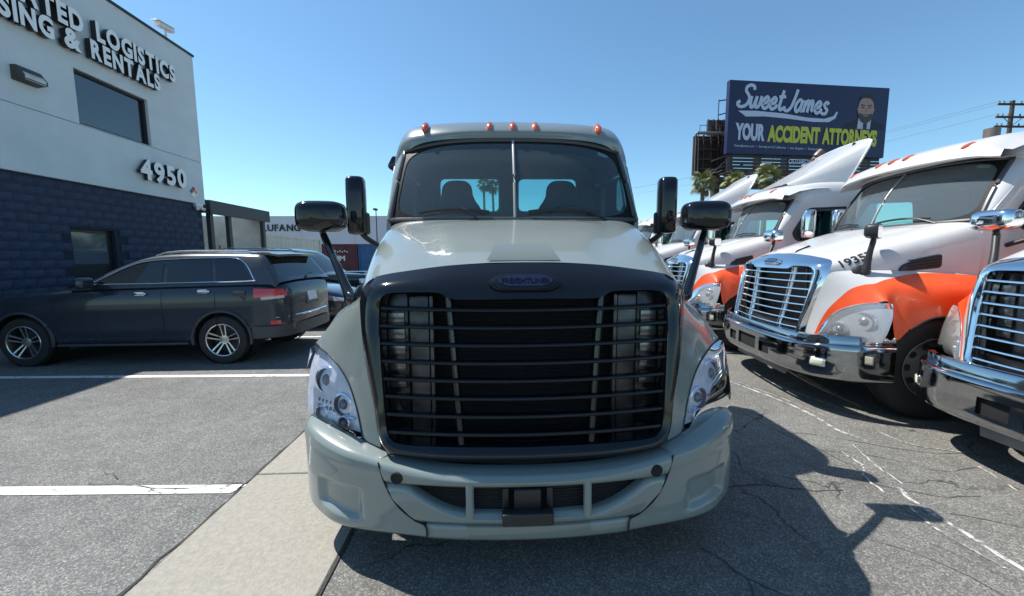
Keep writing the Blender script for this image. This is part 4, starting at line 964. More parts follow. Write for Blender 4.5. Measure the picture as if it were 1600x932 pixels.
def car_wheel(o, x, y, s, r, spokes=5):
    w = .25; ri = r*.66
    pr = [(ri-.01, -w/2+.03), (ri, -w/2+.01), (r*.8, -w/2), (r*.93, -w/2+.01), (r, -w/2+.05), (r, -.03), (r-.01, -.025), (r-.01, .025), (r, .03), (r, w/2-.05), (r*.93, w/2-.01), (r*.8, w/2), (ri, w/2-.01), (ri-.01, w/2-.03)]
    wh_ = mk('wheel', lathe(pr, 40, (x, y, r), (0, s, 0)), RUBBER, o)
    mk('rim', lathe([(ri+.004, w/2-.006), (ri-.004, w/2-.002), (ri-.02, w/2-.02), (ri-.025, -.02), (.001, -.02)], 36, (x, y, r), (0, s, 0)), mat('rim dark', (.05, .05, .052), .4, .5), wh_)
    mk('rim_ring', lathe([(ri+.003, w/2-.004), (ri-.002, w/2+.001), (ri-.014, w/2-.004), (ri-.016, w/2-.02)], 36, (x, y, r), (0, s, 0)), ALLOY, wh_)
    M0 = Matrix.Translation((x, y, r)) @ (Vector((0, 0, 1)).rotation_difference(Vector((0, s, 0)))).to_matrix().to_4x4()
    for k in range(spokes):
        R_ = M0 @ Matrix.Rotation(2*math.pi*k/spokes+.3, 4, 'Z')
        p = join(*[grid([[Vector((.055, a*.010+a*.012-.008, .075)), Vector((.055, a*.010+a*.012+.008, .075))], [Vector((ri-.012, a*.040-.012, w/2-.012)), Vector((ri-.012, a*.040+.012, w/2-.012))]]) for a in (-1, 1)])
        mk('spoke', xf(solid(p, (0, 0, -.03)), R_), ALLOY, wh_, smooth=False)
    mk('hub_cap', xf(lathe([(.07, .06), (.068, .08), (.03, .085), (.001, .085)], 16), M0), ALLOY, wh_)
def build_car(o, sp, paint):
    bt = sp['body']; belt = lambda x: curve_y([(a[0], a[1]) for a in bt], x); bot = lambda x: curve_y([(a[0], a[2]) for a in bt], x); hw = lambda x: curve_y([(a[0], a[3]) for a in bt], x)
    def sect(x):
        w, zt, zb = hw(x), belt(x), bot(x); h = zt-zb
        return [(0, zb), (w*.80, zb), (w*.93, zb+.03*h/.9), (w*.985, zb+.15*h), (w*.995, zb+.32*h), (w*.985, zb+.46*h), (w, zb+.60*h), (w*.995, zb+.78*h), (w*.97, zb+.92*h), (w*.93, zb+.975*h), (w*.84, zt), (w*.5, zt+.02), (0, zt+.028)]
    xs = []; L = bt[-1][0]
    n = 64
    for i in range(n+1): xs.append(L*(.5-.5*math.cos(math.pi*i/n)) if False else L*i/n)
    xs = sorted(set([round(v, 4) for v in xs+[.02, .05, L-.02, L-.05]]))
    rows = []
    for x in xs:
        s_ = sect(x); rows.append([Vector((x, -a, b)) for a, b in s_]+[Vector((x, a, b)) for a, b in reversed(s_[1:-1])])
    body = mk('body', grid(rows, closed=True, caps=True), paint, o, angle=40)
    W = max(a[3] for a in bt); r = sp['r']
    cut = []
    for ax in sp['axles']:
        for s in (-1, 1): cut.append(mk('cutter', lathe([(r*1.13, -.20), (r*1.13, .3)], 40, (ax, s*(W-.1), r+.01), (0, s, 0), caps=True), DARK, o, smooth=False))
    bpy.context.view_layer.update()
    for c in cut: pass
    bool_cut(body, cut)
    for ax in sp['axles']:
        for s in (-1, 1):
            car_wheel(o, ax, s*(W-.135), s, r)
            mk('arch_trim', tube([(ax+r*1.15*math.cos(a), s*(W*.99), r+.01+r*1.15*math.sin(a)) for a in [math.radians(-10+200*k/24) for k in range(25)]], .022, 6), sp.get('trim', BLACKP), o)
            mk('wheel_well', lathe([(r*1.12, -.16), (r*1.12, .02)], 32, (ax, s*(W-.1), r+.01), (0, s, 0)), DARK, o)
    def side_y(x, z):
        s_ = sect(x)[1:11]
        for (a, b), (c, d) in zip(s_, s_[1:]):
            if b <= z <= d: return a+(c-a)*(z-b)/max(d-b, 1e-6)
        return s_[-1][0]
    # greenhouse
    gt = sp['roof']; roof = lambda x: curve_y(gt, x)
    zb0, k_ = sp['belt'], sp['tumble']; gw = lambda z: sp['gw']-(z-zb0)*k_
    def gsec(x):
        zt = roof(x); zb = belt(x)-.03; zs = max(zt-.055, zb+.001)
        return [(gw(zb), zb), (gw(zb+(zs-zb)*.5), zb+(zs-zb)*.5), (gw(zs), zs), (gw(zt)-.03, zt-.018), (gw(zt)-.09, zt), (gw(zt)*.5, zt+.02), (0, zt+.026)]
    x0, x1 = gt[0][0], gt[-1][0]; gx = [x0+(x1-x0)*i/48 for i in range(49)]; rows = []
    for x in gx:
        s_ = gsec(x); rows.append([Vector((x, -a, b)) for a, b in s_]+[Vector((x, a, b)) for a, b in reversed(s_[:-1])])
    mk('roof', grid(rows), paint, o, angle=40)
    for s in (-1, 1):
        for i, wp in enumerate(sp['windows']):
            P2 = roundpoly([(a, b, 0) for a, b in wp], .05, 3)
            c = sum(P2, Vector())/len(P2)
            pts = [Vector((p.x, s*(gw(p.y)+.004), p.y)) for p in P2]; cp = Vector((c.x, s*(gw(c.y)+.004), c.y))
            wo_ = mk('side_window', ([cp]+pts, [(0, k+1, (k+1) % len(pts)+1) for k in range(len(pts))]), CARGL, o)
        if sp.get('chrome'):
            ol = cr([(a, b, 0) for a, b in sp['chrome']], 6); mk('window_trim', tube([(p.x, s*(gw(p.y)+.008), p.y) for p in ol], .008, 6), CHROME, o)
        for x, z in sp['handles']:
            mk('door_handle', join(rbox((x, s*(side_y(x, z)+.018), z), (.20, .03, .032), .012, 2), rbox((x-.02, s*(side_y(x, z)+.002), z), (.14, .01, .06), .005, 1)), sp.get('hm', CHROME), o)
        for x in sp['seams']:
            zz = [bot(x)+.10+k*(belt(x)-bot(x)-.13)/8 for k in range(9)]
            mk('door_seam', tube([(x, s*(side_y(x, z)+.0005), z) for z in zz], .005, 4), DARK, o)
        mx_, mz_ = sp['mirror']
        mm = mk('side_mirror', rbox((mx_, s*(gw(mz_)+.16), mz_), (.12, .22, .17), .05, 3), paint, o); mk('mirror_stem', rbox((mx_, s*(gw(mz_)+.04), mz_-.06), (.07, .14, .05), .01), BLACKP, mm)
        def lamp(nm, xa, xb, za, zb2, m, off=.006, k=8):
            rr_ = [[Vector((xa+(xb-xa)*i/k, s*(side_y(xa+(xb-xa)*i/k, za(i/k)+(zb2(i/k)-za(i/k))*j/4)+off), za(i/k)+(zb2(i/k)-za(i/k))*j/4)) for j in range(5)] for i in range(k+1)]
            return mk(nm, grid(rr_), m, o)
        for nm, xa, xb, za, zb2, m in sp['lamps']: lamp(nm, xa, xb, za, zb2, m)
        if sp.get('rails'):
            ra, rb = sp['rails']; pts = [(ra, s*(gw(roof(ra))-.09), roof(ra)+.0), (ra+.15, s*(gw(roof(ra+.15))-.09), roof(ra+.15)+.03)]+[(ra+.15+(rb-ra-.3)*i/6, s*(gw(roof(ra+.15+(rb-ra-.3)*i/6))-.09), roof(ra+.15+(rb-ra-.3)*i/6)+.034) for i in range(1, 7)]+[(rb, s*(gw(roof(rb))-.09), roof(rb))]
            mk('roof_rail', tube(pts, .014, 8), ALLOY, o)
        mk('sill_trim', tube([(x, s*(hw(x)*.985+.004), bot(x)+.06) for x in [sp['axles'][0]+r*1.3+i*(sp['axles'][1]-sp['axles'][0]-2.6*r)/6 for i in range(7)]], .02, 6), sp.get('trim', BLACKP), o)
    def top_glass(nm, xa, xb, fr=.86, k=8):
        rr_ = []
        for i in range(k+1):
            x = xa+(xb-xa)*i/k; zt = roof(x); w = gw(zt)-.10; rr_.append([Vector((x, w*u, zt+.02*(1-u*u)+.010)) for u in [-1+j/6 for j in range(13)]])
        return mk(nm, grid(rr_), sp.get('wsm', CARGL), o)
    top_glass('windscreen', *sp['ws']); top_glass('rear_glass', *sp['rg'])
    return dict(side_y=side_y, hw=hw, belt=belt, roof=roof, gw=gw)

JEEPP = mat('suv graphite paint', (.024, .030, .043), .26, .1, .6, .4, noise=(3, .05)); JTRIM = mat('suv trim', (.045, .05, .056), .45)
suv = empty('parked_suv', (-8.13, 5.23, 0)); tag(suv, 'graphite grey suv parked nose to the office with red tail light', 'suv', 'cars parked beside the office')
C0 = lambda v: (lambda t: v)
spec = dict(r=.38, axles=(.90, 3.80), trim=JTRIM,
  body=[(0, .74, .45, .60), (.08, .93, .36, .76), (.25, 1.02, .29, .88), (.7, 1.09, .27, .955), (1.3, 1.145, .27, .97), (1.75, 1.19, .27, .972), (2.5, 1.215, .27, .972), (3.4, 1.235, .28, .972), (4.15, 1.25, .31, .965), (4.38, 1.255, .35, .935), (4.55, 1.25, .38, .87), (4.68, 1.19, .40, .76), (4.73, 1.02, .44, .64)],
  roof=[(1.62, 1.17), (1.95, 1.345), (2.30, 1.525), (2.62, 1.645), (3.0, 1.695), (3.6, 1.705), (4.2, 1.695), (4.37, 1.67), (4.50, 1.50), (4.62, 1.31), (4.66, 1.25)],
  belt=1.22, tumble=.40, gw=.945, ws=(1.68, 2.60), rg=(4.39, 4.62),
  windows=[[(1.98, 1.255), (2.40, 1.47), (2.66, 1.56), (2.93, 1.59), (2.97, 1.265)], [(3.03, 1.268), (3.0, 1.595), (3.62, 1.61), (3.70, 1.28)], [(3.75, 1.282), (3.68, 1.612), (4.02, 1.595), (4.28, 1.31)]],
  chrome=[(1.95, 1.245), (2.8, 1.252), (3.7, 1.268), (4.27, 1.285), (4.30, 1.32), (4.06, 1.60), (3.6, 1.628), (3.0, 1.61), (2.64, 1.575), (2.38, 1.485), (1.95, 1.25)],
  handles=[(2.66, 1.10), (3.58, 1.13)], seams=(2.96, 3.74), mirror=(2.0, 1.27), rails=(2.72, 4.22),
  lamps=[('tail_light', 4.30, 4.69, lambda t: 1.025+.02*t, lambda t: 1.165-.02*t, REDLENS), ('tail_light_lower', 4.40, 4.67, lambda t: .985+.02*t, lambda t: 1.03+.02*t, mat('tail clear', (.6, .5, .5), .2)),
         ('rear_reflector', 4.50, 4.62, C0(.60), C0(.66), REDLENS), ('head_light', .06, .42, lambda t: .82+.03*t, lambda t: .91+.05*t, LAMPC)])
J = build_car(suv, spec, JEEPP)
mk('spoiler', solid(grid([[Vector((x, w*u, z+.015*(1-u*u))) for u in [-1+j/6 for j in range(13)]] for x, w, z in ((4.2, .70, 1.705), (4.42, .68, 1.705), (4.55, .64, 1.68))]), (0, 0, -.035)), JEEPP, suv)
mk('rear_bumper', grid([[Vector((x+.02, s*y, z)) for x, y in ((4.30, .965), (4.50, .945), (4.68, .88), (4.80, .74), (4.86, .5), (4.875, 0))] for s in (-1,) for z in ()] or [[Vector((x, y, z)) for x, y in [(4.26, -.968), (4.42, -.945), (4.58, -.875), (4.70, -.74), (4.755, -.5), (4.77, 0), (4.755, .5), (4.70, .74), (4.58, .875), (4.42, .945), (4.26, .968)]] for z in (.40, .44, .56, .58)]), JTRIM, suv)
mk('bumper_strip', tube([(4.56, -.85, .70), (4.68, -.72, .70), (4.75, -.45, .71), (4.765, 0, .71), (4.75, .45, .71), (4.68, .72, .70)], .018, 6), CHROME, suv)
pt = mk('license_plate', rbox((4.738, 0, .98), (.012, .32, .16), .004, 1, Matrix.Rotation(-.18, 3, 'Y')), mat('plate white', (.66, .66, .68), .5), suv)
mk('plate_recess', rbox((4.722, 0, .97), (.02, .44, .24), .01, 1, Matrix.Rotation(-.18, 3, 'Y')), JTRIM, suv)
mk('rear_wiper', join(tube([(4.62, 0, 1.32), (4.60, .3, 1.36)], .012, 6), rbox((4.64, 0, 1.29), (.06, .08, .05), .02)), BLACKP, suv)
mk('fuel_door', xf(plate(roundpoly([(-.09, -.08, 0), (.09, -.08, 0), (.09, .08, 0), (-.09, .08, 0)], .04), [], .004, .001), Matrix(((1, 0, 0, 4.10), (0, 0, 1, -J['side_y'](4.10, 1.06)-.001), (0, 1, 0, 1.06), (0, 0, 0, 1)))), JEEPP, suv)

BLKP = mat('black car paint', (.010, .011, .013), .15, .1, .9)
box = empty('parked_suv', (-3.95, 11.0, 0), math.pi); tag(box, 'boxy black suv with flat roof parked beyond the graphite suv', 'suv', 'cars parked beside the office')
spec2 = dict(r=.40, axles=(.85, 3.75), body=[(0, .85, .50, .70), (.08, 1.05, .40, .84), (.3, 1.12, .34, .93), (1.2, 1.16, .30, .97), (3.0, 1.18, .30, .98), (4.5, 1.18, .36, .97), (4.72, 1.12, .42, .92), (4.78, .95, .48, .85)],
  roof=[(1.35, 1.15), (1.62, 1.40), (1.95, 1.68), (2.2, 1.83), (2.6, 1.875), (3.6, 1.88), (4.5, 1.85), (4.62, 1.6), (4.72, 1.16)], belt=1.18, tumble=.24, gw=.95, ws=(1.40, 2.10), rg=(4.55, 4.70),
  windows=[[(1.85, 1.22), (2.15, 1.60), (2.35, 1.70), (2.75, 1.71), (2.77, 1.22)], [(2.84, 1.22), (2.82, 1.71), (3.55, 1.71), (3.56, 1.22)], [(3.64, 1.22), (3.63, 1.71), (4.35, 1.69), (4.45, 1.24)]], handles=[(2.6, 1.06), (3.4, 1.06)], hm=BLKP, seams=(2.8, 3.6), mirror=(1.85, 1.27), rails=(2.3, 4.4), wsm=CARGC,
  lamps=[('head_light', .05, .30, C0(.86), C0(1.0), LAMPC), ('tail_light', 4.5, 4.74, C0(.9), C0(1.1), REDLENS)])
build_car(box, spec2, BLKP)
mk('front_bumper', solid(grid([[Vector((x, y, z)) for x, y in [(.35, -.95), (.12, -.88), (-.02, -.6), (-.05, 0), (-.02, .6), (.12, .88), (.35, .95)]] for z in (.46, .74)]), (.02, 0, 0)), BLACKP, box)
mk('hood_dome', rbox((.75, 0, 1.16), (.9, 1.0, .06), .03), BLKP, box)
cro = empty('parked_car', (-3.62, 8.05, 0), math.pi); tag(cro, 'dark blue grey car with chrome fog trim parked between the two suvs', 'car', 'cars parked beside the office')
spec3 = dict(r=.34, axles=(.88, 3.62), body=[(0, .62, .36, .58), (.06, .74, .28, .72), (.25, .84, .24, .84), (.8, .95, .23, .91), (1.5, 1.01, .23, .92), (3.2, 1.04, .24, .92), (4.2, 1.04, .3, .90), (4.5, 1.0, .36, .82), (4.62, .8, .42, .7)],
  roof=[(1.30, .99), (1.75, 1.20), (2.2, 1.40), (2.7, 1.47), (3.2, 1.46), (3.8, 1.33), (4.2, 1.12), (4.3, 1.04)], belt=1.02, tumble=.42, gw=.88, ws=(1.4, 2.2), rg=(3.75, 4.2),
  windows=[[(1.75, 1.07), (2.25, 1.33), (2.62, 1.37), (2.65, 1.07)], [(2.72, 1.07), (2.70, 1.375), (3.3, 1.36), (3.7, 1.10)]], handles=[(2.45, .93), (3.35, .94)], seams=(2.68, 3.5), mirror=(1.75, 1.08),
  lamps=[('head_light', .05, .42, lambda t: .62+.06*t, lambda t: .70+.10*t, LAMPC), ('tail_light', 4.3, 4.55, C0(.75), C0(.9), REDLENS)])
Kc = build_car(cro, spec3, mat('sedan paint', (.03, .035, .045), .2, .3, .9))
for s in (-1, 1):
    fr_ = [(.03, s*.50), (.06, s*.56), (.14, s*.66), (.2, s*.70)]
    mk('fog_trim', tube([(.035, s*.50, .40), (.11, s*.70, .39), (.17, s*.76, .44), (.09, s*.62, .50), (.03, s*.5, .47), (.035, s*.50, .40)], .012, 6), CHROME, cro)
mk('grille', rbox((.0, 0, .50), (.05, .9, .22), .02), BLACKP, cro)

# ================================================================== billboard
bb = thing('billboard', 'navy roadside billboard with white script, yellow slogan and portrait', 'billboard', (24, 28.7, 0))
A = Vector((17.33, 28.0, 9.30)); Bv = Vector((30.8, 29.1, 9.30)); BX = (Bv-A).normalized(); BW = (Bv-A).length; BH = 5.29
MB = basis(A, BX, (0, 0, 1))                                             # local x along panel, y up, z towards the viewer
MBi = Matrix.Translation(-Vector(bb.location)) @ MB
NAV = mat('billboard navy', (.006, .013, .065), .5); BWH = mat('billboard white', (.48, .54, .68), .5); BYE = mat('billboard yellow', (.50, .50, .045), .5)
def BB(n, p, m, z=0.0, par=None): return mk(n, xf(p, MBi @ Matrix.Translation((0, 0, z))), m, par or bb, smooth=False)
RUST = mat('billboard steel', (.055, .035, .03), .7, noise=(1.5, .4)); APR = mat('apron steel', (.028, .030, .034), .6)
pn = BB('panel', cube(0, BW, 0, BH, -.35, 0), NAV)
for k in range(5): BB('apron_slat', cube(.2, BW-.1, -.22-.26*k, -.02-.26*k, -.30+.03*k, -.22+.03*k), APR)
for k in range(6): BB('rib', cube(.6+2.4*k, .78+2.4*k, -1.6, BH-.1, -1.0, -.352), RUST)
for k in range(6): BB('outrigger', cube(.6+2.4*k, .75+2.4*k, -1.75, -1.6, -1.0, 1.5), RUST)
for z_ in (.45, 1.3): BB('catwalk', cube(-.6, BW, -1.60, -1.56, z_-.4, z_+.25), RUST)
BB('column', lathe([(.55, -11), (.55, -1.75)], 20, (BW*.5, 0, -1.6), (0, 1, 0), caps=True), RUST)
BB('cross_beam', cube(.3, BW-.3, -2.3, -1.752, -1.9, -1.3), RUST)
for k in range(4): BB('lamp_arm', join(tube([(1.5+3.2*k, -1.6, 1.4), (1.5+3.2*k, -1.4, 2.1)], .04, 6), rbox((1.5+3.2*k, -1.3, 2.2), (.6, .15, .4), .05)), mat('lamp grey metal', (.4, .4, .4), .5))
# script lettering as pen strokes
GL = {'S': ([[(1.25, 1.65), (1.12, 1.98), (.75, 2.1), (.42, 1.88), (.45, 1.5), (.78, 1.15), (.95, .75), (.82, .25), (.42, 0), (.02, .08), (-.1, .38), (.12, .52)]], 1.12),
 'w': ([[(0, .95), (.02, .35), (.18, .03), (.40, .2), (.55, .95)], [(.55, .95), (.54, .3), (.70, .03), (.95, .25), (1.02, .98)]], 1.12),
 'e': ([[(.02, .42), (.38, .52), (.56, .78), (.36, 1.0), (.1, .74), (.06, .3), (.28, .02), (.58, .15), (.74, .42)]], .70),
 't': ([[(.34, 1.65), (.24, .8), (.22, .22), (.40, .02), (.62, .2)], [(-.02, 1.08), (.66, 1.14)]], .66),
 'J': ([[(.92, 2.1), (.82, 1.2), (.68, .4), (.36, 0), (.02, .12), (-.02, .42)]], 1.0),
 'a': ([[(.62, .86), (.34, 1.0), (.04, .6), (.10, .1), (.34, .03), (.58, .42)], [(.66, 1.0), (.58, .42), (.68, .06), (.86, .2)]], .86),
 'm': ([[(.02, 1.0), (.0, .5), (.0, 0)], [(.02, .55), (.2, .95), (.38, .9), (.40, .5), (.40, 0)], [(.41, .55), (.6, .95), (.78, .9), (.80, .25), (.98, .12)]], 1.0),
 's': ([[(.60, .82), (.36, 1.0), (.14, .8), (.30, .55), (.54, .34), (.44, .05), (.14, .02), (-.04, .16)]], .66)}
px_, n_ = .72, 0
for ch in 'SweetJames':
    st, adv = GL[ch]; S_ = .87; parts = []
    for q in st:
        pts = [((x+.22*y)*S_*.93+px_, 3.42+y*S_*(.86 if ch in 'SJ' else 1.0)-.045*(px_-.7)) for x, y in q]
        rb = ribbon([p.to_2d() for p in cr([(a, c, 0) for a, c in pts], 6)], .235, .02+.004*n_); n_ += 1; parts.append(solid(rb, (0, 0, -.003)))
    BB('script_letter', join(*parts), BWH, 0, pn); px_ += (adv+.08)*S_*.93 - (.05 if ch == 'S' else 0)
sw_ = [(.75, 3.12), (2.2, 3.16), (4.5, 3.05), (6.5, 2.82), (8.0, 2.78), (8.75, 3.0), (9.0, 3.35), (9.12, 3.30), (8.95, 2.85), (8.4, 2.55), (7.0, 2.52), (5, 2.68), (3, 2.78), (1.4, 2.72)]
BB('swoosh', plate([(a, c, 0) for a, c in sw_], [], .01), BWH, .02, pn)
def line(s, x0, x1, y0, y1, h, m, off):
    V, F = text(s, 1.0, .01, off); a = min(v.x for v in V); c = max(v.x for v in V); t_ = max(v.y for v in V)
    return ([Vector((x0+(v.x-a)/(c-a)*(x1-x0), y0+(y1-y0)*((v.x-a)/(c-a))+v.y/t_*h, v.z)) for v in V], F)
BB('slogan', line('YOUR', .62, 3.05, 1.10, 1.06, 1.16, BWH, .055), BWH, .02, pn); BB('slogan', line('ACCIDENT', 3.28, 7.72, 1.02, .98, 1.16, BYE, .055), BYE, .02, pn); BB('slogan', line('ATTORNEYS', 7.90, 12.72, .97, .90, 1.16, BYE, .055), BYE, .04, pn)
BB('small_print', line('SweetJames.com  •  Serving all of California  •  Los Angeles  •  Sweet James', .6, 8.0, .52, .42, .17, BWH, .0), BWH, .02, pn)
BB('owner_sign', line('OUTFRONT', 5.3, 7.6, -.62, -.62, .36, BWH, .02), BWH, -.1)
# printed portrait: flat shapes on the panel
def ell(cx, cy, a, c, n=28, t0=0, t1=360): return [(cx+a*math.cos(math.radians(t0+(t1-t0)*k/n)), cy+c*math.sin(math.radians(t0+(t1-t0)*k/n)), 0) for k in range(n+(0 if t1-t0 == 360 else 1))]
cx, cy = 11.55, 3.62
flat = [('suit', [(9.55, 2.12, 0), (9.8, 2.42, 0), (10.55, 2.72, 0), (11.0, 2.95, 0), (12.1, 2.95, 0), (12.55, 2.72, 0), (13.2, 2.45, 0), (13.3, 2.12, 0)], (.008, .011, .025), .012),
 ('shirt', [(10.9, 2.14, 0), (10.98, 2.98, 0), (12.1, 2.98, 0), (12.05, 2.14, 0), (11.55, 2.14, 0)], (.42, .46, .55), .016), ('tie', [(11.42, 2.14, 0), (11.40, 2.5, 0), (11.5, 2.62, 0), (11.66, 2.62, 0), (11.76, 2.5, 0), (11.74, 2.14, 0)], (.02, .025, .08), .024),
 ('neck', [(11.1, 2.75, 0), (11.15, 3.3, 0), (11.95, 3.3, 0), (12.02, 2.75, 0), (11.58, 2.6, 0)], (.22, .13, .11), .020), ('ears', ell(cx, cy-.02, .80, .2), (.28, .17, .14), .024), ('face', ell(cx, cy, .70, 1.02), (.34, .22, .19), .028),
 ('hair', ell(cx, cy+.28, .74, .86, 20, 22, 158)+[(cx-.55, cy+.62, 0), (cx-.3, cy+.82, 0), (cx+.3, cy+.82, 0), (cx+.55, cy+.62, 0)], (.022, .02, .022), .032),
 ('beard', ell(cx, cy-.10, .70, .96, 20, 195, 345)+[(cx+.42, cy-.32, 0), (cx+.25, cy-.40, 0), (cx, cy-.36, 0), (cx-.25, cy-.40, 0), (cx-.42, cy-.32, 0)], (.05, .042, .042), .034),
 ('brow', [(cx-.5, cy+.26, 0), (cx-.12, cy+.24, 0), (cx-.12, cy+.31, 0), (cx-.48, cy+.36, 0)], (.03, .025, .025), .036), ('brow', [(cx+.5, cy+.26, 0), (cx+.12, cy+.24, 0), (cx+.12, cy+.31, 0), (cx+.48, cy+.36, 0)], (.03, .025, .025), .036),
 ('eye', ell(cx-.29, cy+.12, .12, .05), (.03, .025, .025), .036), ('eye', ell(cx+.29, cy+.12, .12, .05), (.03, .025, .025), .036), ('nose', [(cx-.05, cy+.1, 0), (cx+.05, cy+.1, 0), (cx+.15, cy-.22, 0), (cx-.15, cy-.22, 0)], (.27, .165, .14), .036), ('mouth', ell(cx, cy-.50, .24, .06), (.28, .14, .13), .040)]
for n, q, c, z_ in flat: BB('portrait_'+n, plate(q, [], .003), mat('print %s' % n, c, .6), z_, pn)

vb = thing('billboard', 'rust dark back of a second billboard with catwalk and ladder', 'billboard', (15.9, 30, 0))
def VB(n, p, m): return T(vb, n, xf(p, Matrix.Translation((.85, 0, 0))), m, smooth=False)
VB('panel', cube(14.95, 17.6, 30.0, 30.2, 8.1, 11.15), mat('rust panel', (.030, .018, .018), .8, noise=(.8, .4)))
for k in range(5): VB('stringer', cube(15.0+.62*k, 15.08+.62*k, 29.8, 29.998, 8.0, 11.2), RUST)
for k in range(4): VB('purlin', cube(14.96, 17.6, 29.72, 29.798, 8.5+.75*k, 8.6+.75*k), RUST)
VB('upper_panel', cube(16.3, 18, 30.6, 30.75, 11.4, 12.6), mat('teal panel', (.06, .085, .09), .6))
for k in range(4): VB('upper_rib', cube(16.32+.42*k, 16.37+.42*k, 30.5, 30.598, 11.35, 12.65), DKG)
VB('walkway', cube(14.9, 17.8, 29.4, 29.95, 11.25, 11.33), mat('walk grey', (.35, .36, .36), .6))
VB('railing', join(tube([(15.1, 29.45, 11.8), (17.6, 29.45, 11.8)], .025, 6), *[tube([(15.1+.8*k, 29.45, 11.33), (15.1+.8*k, 29.45, 11.8)], .025, 6) for k in range(4)]), DKG)
VB('ladder', join(*([tube([(16.85+.35*s, 29.35, 8.0), (16.85+.35*s, 29.35, 11.3)], .03, 6) for s in (0, 1)]+[tube([(16.85, 29.35, 8.3+.38*k), (17.2, 29.35, 8.3+.38*k)], .025, 6) for k in range(8)])), RUST)
VB('brace', join(tube([(16.0, 29.3, 7.9), (17.6, 28.9, 9.6)], .05, 6), tube([(16.0, 29.3, 9.0), (17.6, 29.0, 9.6)], .05, 6), tube([(16.0, 29.3, 8.3), (17.6, 29.0, 8.8)], .05, 6)), mat('brace grey', (.16, .15, .15), .6))
VB('truss', join(*([tube([(15.2+.5*k, 29.2-.15*k, 7.75+.14*k), (15.7+.5*k, 29.05-.15*k, 7.95+.14*k)], .05, 5) for k in range(6)]+[cube(15.2, 19, 28.9, 29.3, 7.35, 7.75)])), RUST)
VB('post', cube(16.9, 17.4, 30.3, 30.8, 0, 12.5), RUST)
VB('frame_arm', join(tube([(14.7, 29, 7.0), (14.7, 29, 8.0)], .04, 6), tube([(14.7, 29, 7.0), (18.5, 29.2, 7.1)], .05, 6), tube([(14.7, 29, 8.0), (15.1, 29.4, 8.1)], .04, 6), tube([(15.1, 29.5, 7.0), (15.1, 29.6, 11.3)], .04, 6)), DKG)
VB('mast', join(tube([(17.05, 30.4, 12.4), (17.05, 30.4, 14.1)], .04, 6), tube([(17.05, 30.4, 14.0), (17.8, 30.3, 14.1)], .05, 6), tube([(17.05, 30.4, 12.9), (17.8, 30.3, 13.1)], .05, 6)), DKG)

# ================================================================== palms
PG = [mat('palm frond', (.17, .19, .07), .6, noise=(2, .3)), mat('palm frond dry', (.18, .15, .075), .7), mat('palm trunk', (.13, .10, .075), .9, noise=(4, .3), bump=(9, .8))]
def frond_mesh(L, kind):
    V, F = [], []
    n = 11
    if kind == 'fan':
        V, F = tube([(0, 0, 0), (L*.25, 0, .06*L), (L*.5, 0, .04*L)], .012*L, 4)
        V, F = list(V), list(F)
        for k in range(17):
            a = math.radians(-105+210*k/16); l = L*.52*(1-.25*abs(a)/2); b0 = Vector((L*.5, 0, .04*L)); d = Vector((math.cos(a), math.sin(a), 0)); w = .035*L
            p = d.cross(Vector((0, 0, 1)))*w; i = len(V)
            V += [b0, b0+d*l*.55+p+Vector((0, 0, .02*L)), b0+d*l*.55-p+Vector((0, 0, -.02*L)), b0+d*l+Vector((0, 0, -.22*L*(.6+.4*random.random())))]
            F += [(i, i+2, i+1), (i+1, i+2, i+3)]
    else:
        pts = [Vector((L*t, 0, .30*L*t-.62*L*t*t)) for t in [k/10 for k in range(11)]]
        V, F = tube(pts, .01*L, 4); V, F = list(V), list(F)
        for k in range(2, 22):
            t = k/22; j = int(t*10); c = pts[j].lerp(pts[min(j+1, 10)], t*10-j)
            for s in (-1, 1):
                l = L*.34*math.sin(math.pi*(.12+.85*t)); d = Vector((.55, s, -.55)).normalized()*l; i = len(V)
                V += [c, c+d*.5+Vector((.03*L, 0, .01)), c+d*.5-Vector((.03*L, 0, .01)), c+d+Vector((0, 0, -.1*l))]; F += [(i, i+2, i+1), (i+1, i+2, i+3)]
    me = bpy.data.meshes.new('frond')
    me.from_pydata([tuple(v) for v in V], [], [tuple(f) for f in F]); return me
FR = {}
def palm(label, x, y, h, L, kind, n=26, lean=0, group='palms beyond the truck row', r=.16):
    o = tag(empty('palm_tree', (x, y, 0)), label, 'palm tree', group)
    path = [(lean*t*t, 0, h*t) for t in [k/10 for k in range(11)]]; rr_ = []
    mk('trunk', tube(path, [r*(1.25-.5*k/10) for k in range(11)], 10), PG[2], o)
    top = Vector(path[-1])
    key = (kind, round(L, 1))
    if key not in FR:
        FR[key] = []
        for d in range(2):
            me = frond_mesh(L, kind); me.materials.append(PG[d]); FR[key].append(me)
    for k in range(n):
        t = k/(n-1); el = math.radians(72-125*t+random.uniform(-9, 9)); az = k*2.399+random.uniform(-.3, .3)
        f = link('frond', FR[key][1 if t > .85 else 0], o); s = random.uniform(.8, 1.1)
        f.matrix_local = Matrix.Translation(top+Vector((0, 0, .05))) @ Matrix.Rotation(az, 4, 'Z') @ Matrix.Rotation(-el, 4, 'Y') @ Matrix.Rotation(random.uniform(-.5, .5), 4, 'X') @ Matrix.Scale(s, 4)
palm('fan palm below the rust dark billboard back', 14.3, 25.5, 6.55, 1.05, 'fan', 30)
palm('fan palm half hidden behind the truck roof fairings', 17.0, 26.2, 6.75, 1.05, 'fan', 28)
palm('tallest fan palm under the navy billboard', 17.9, 24.2, 6.75, 1.1, 'fan', 30)
palm('feathery palm beside the truck mirror, low by the fence', 13.3, 34, 3.6, 1.7, 'feather', 26, r=.2)
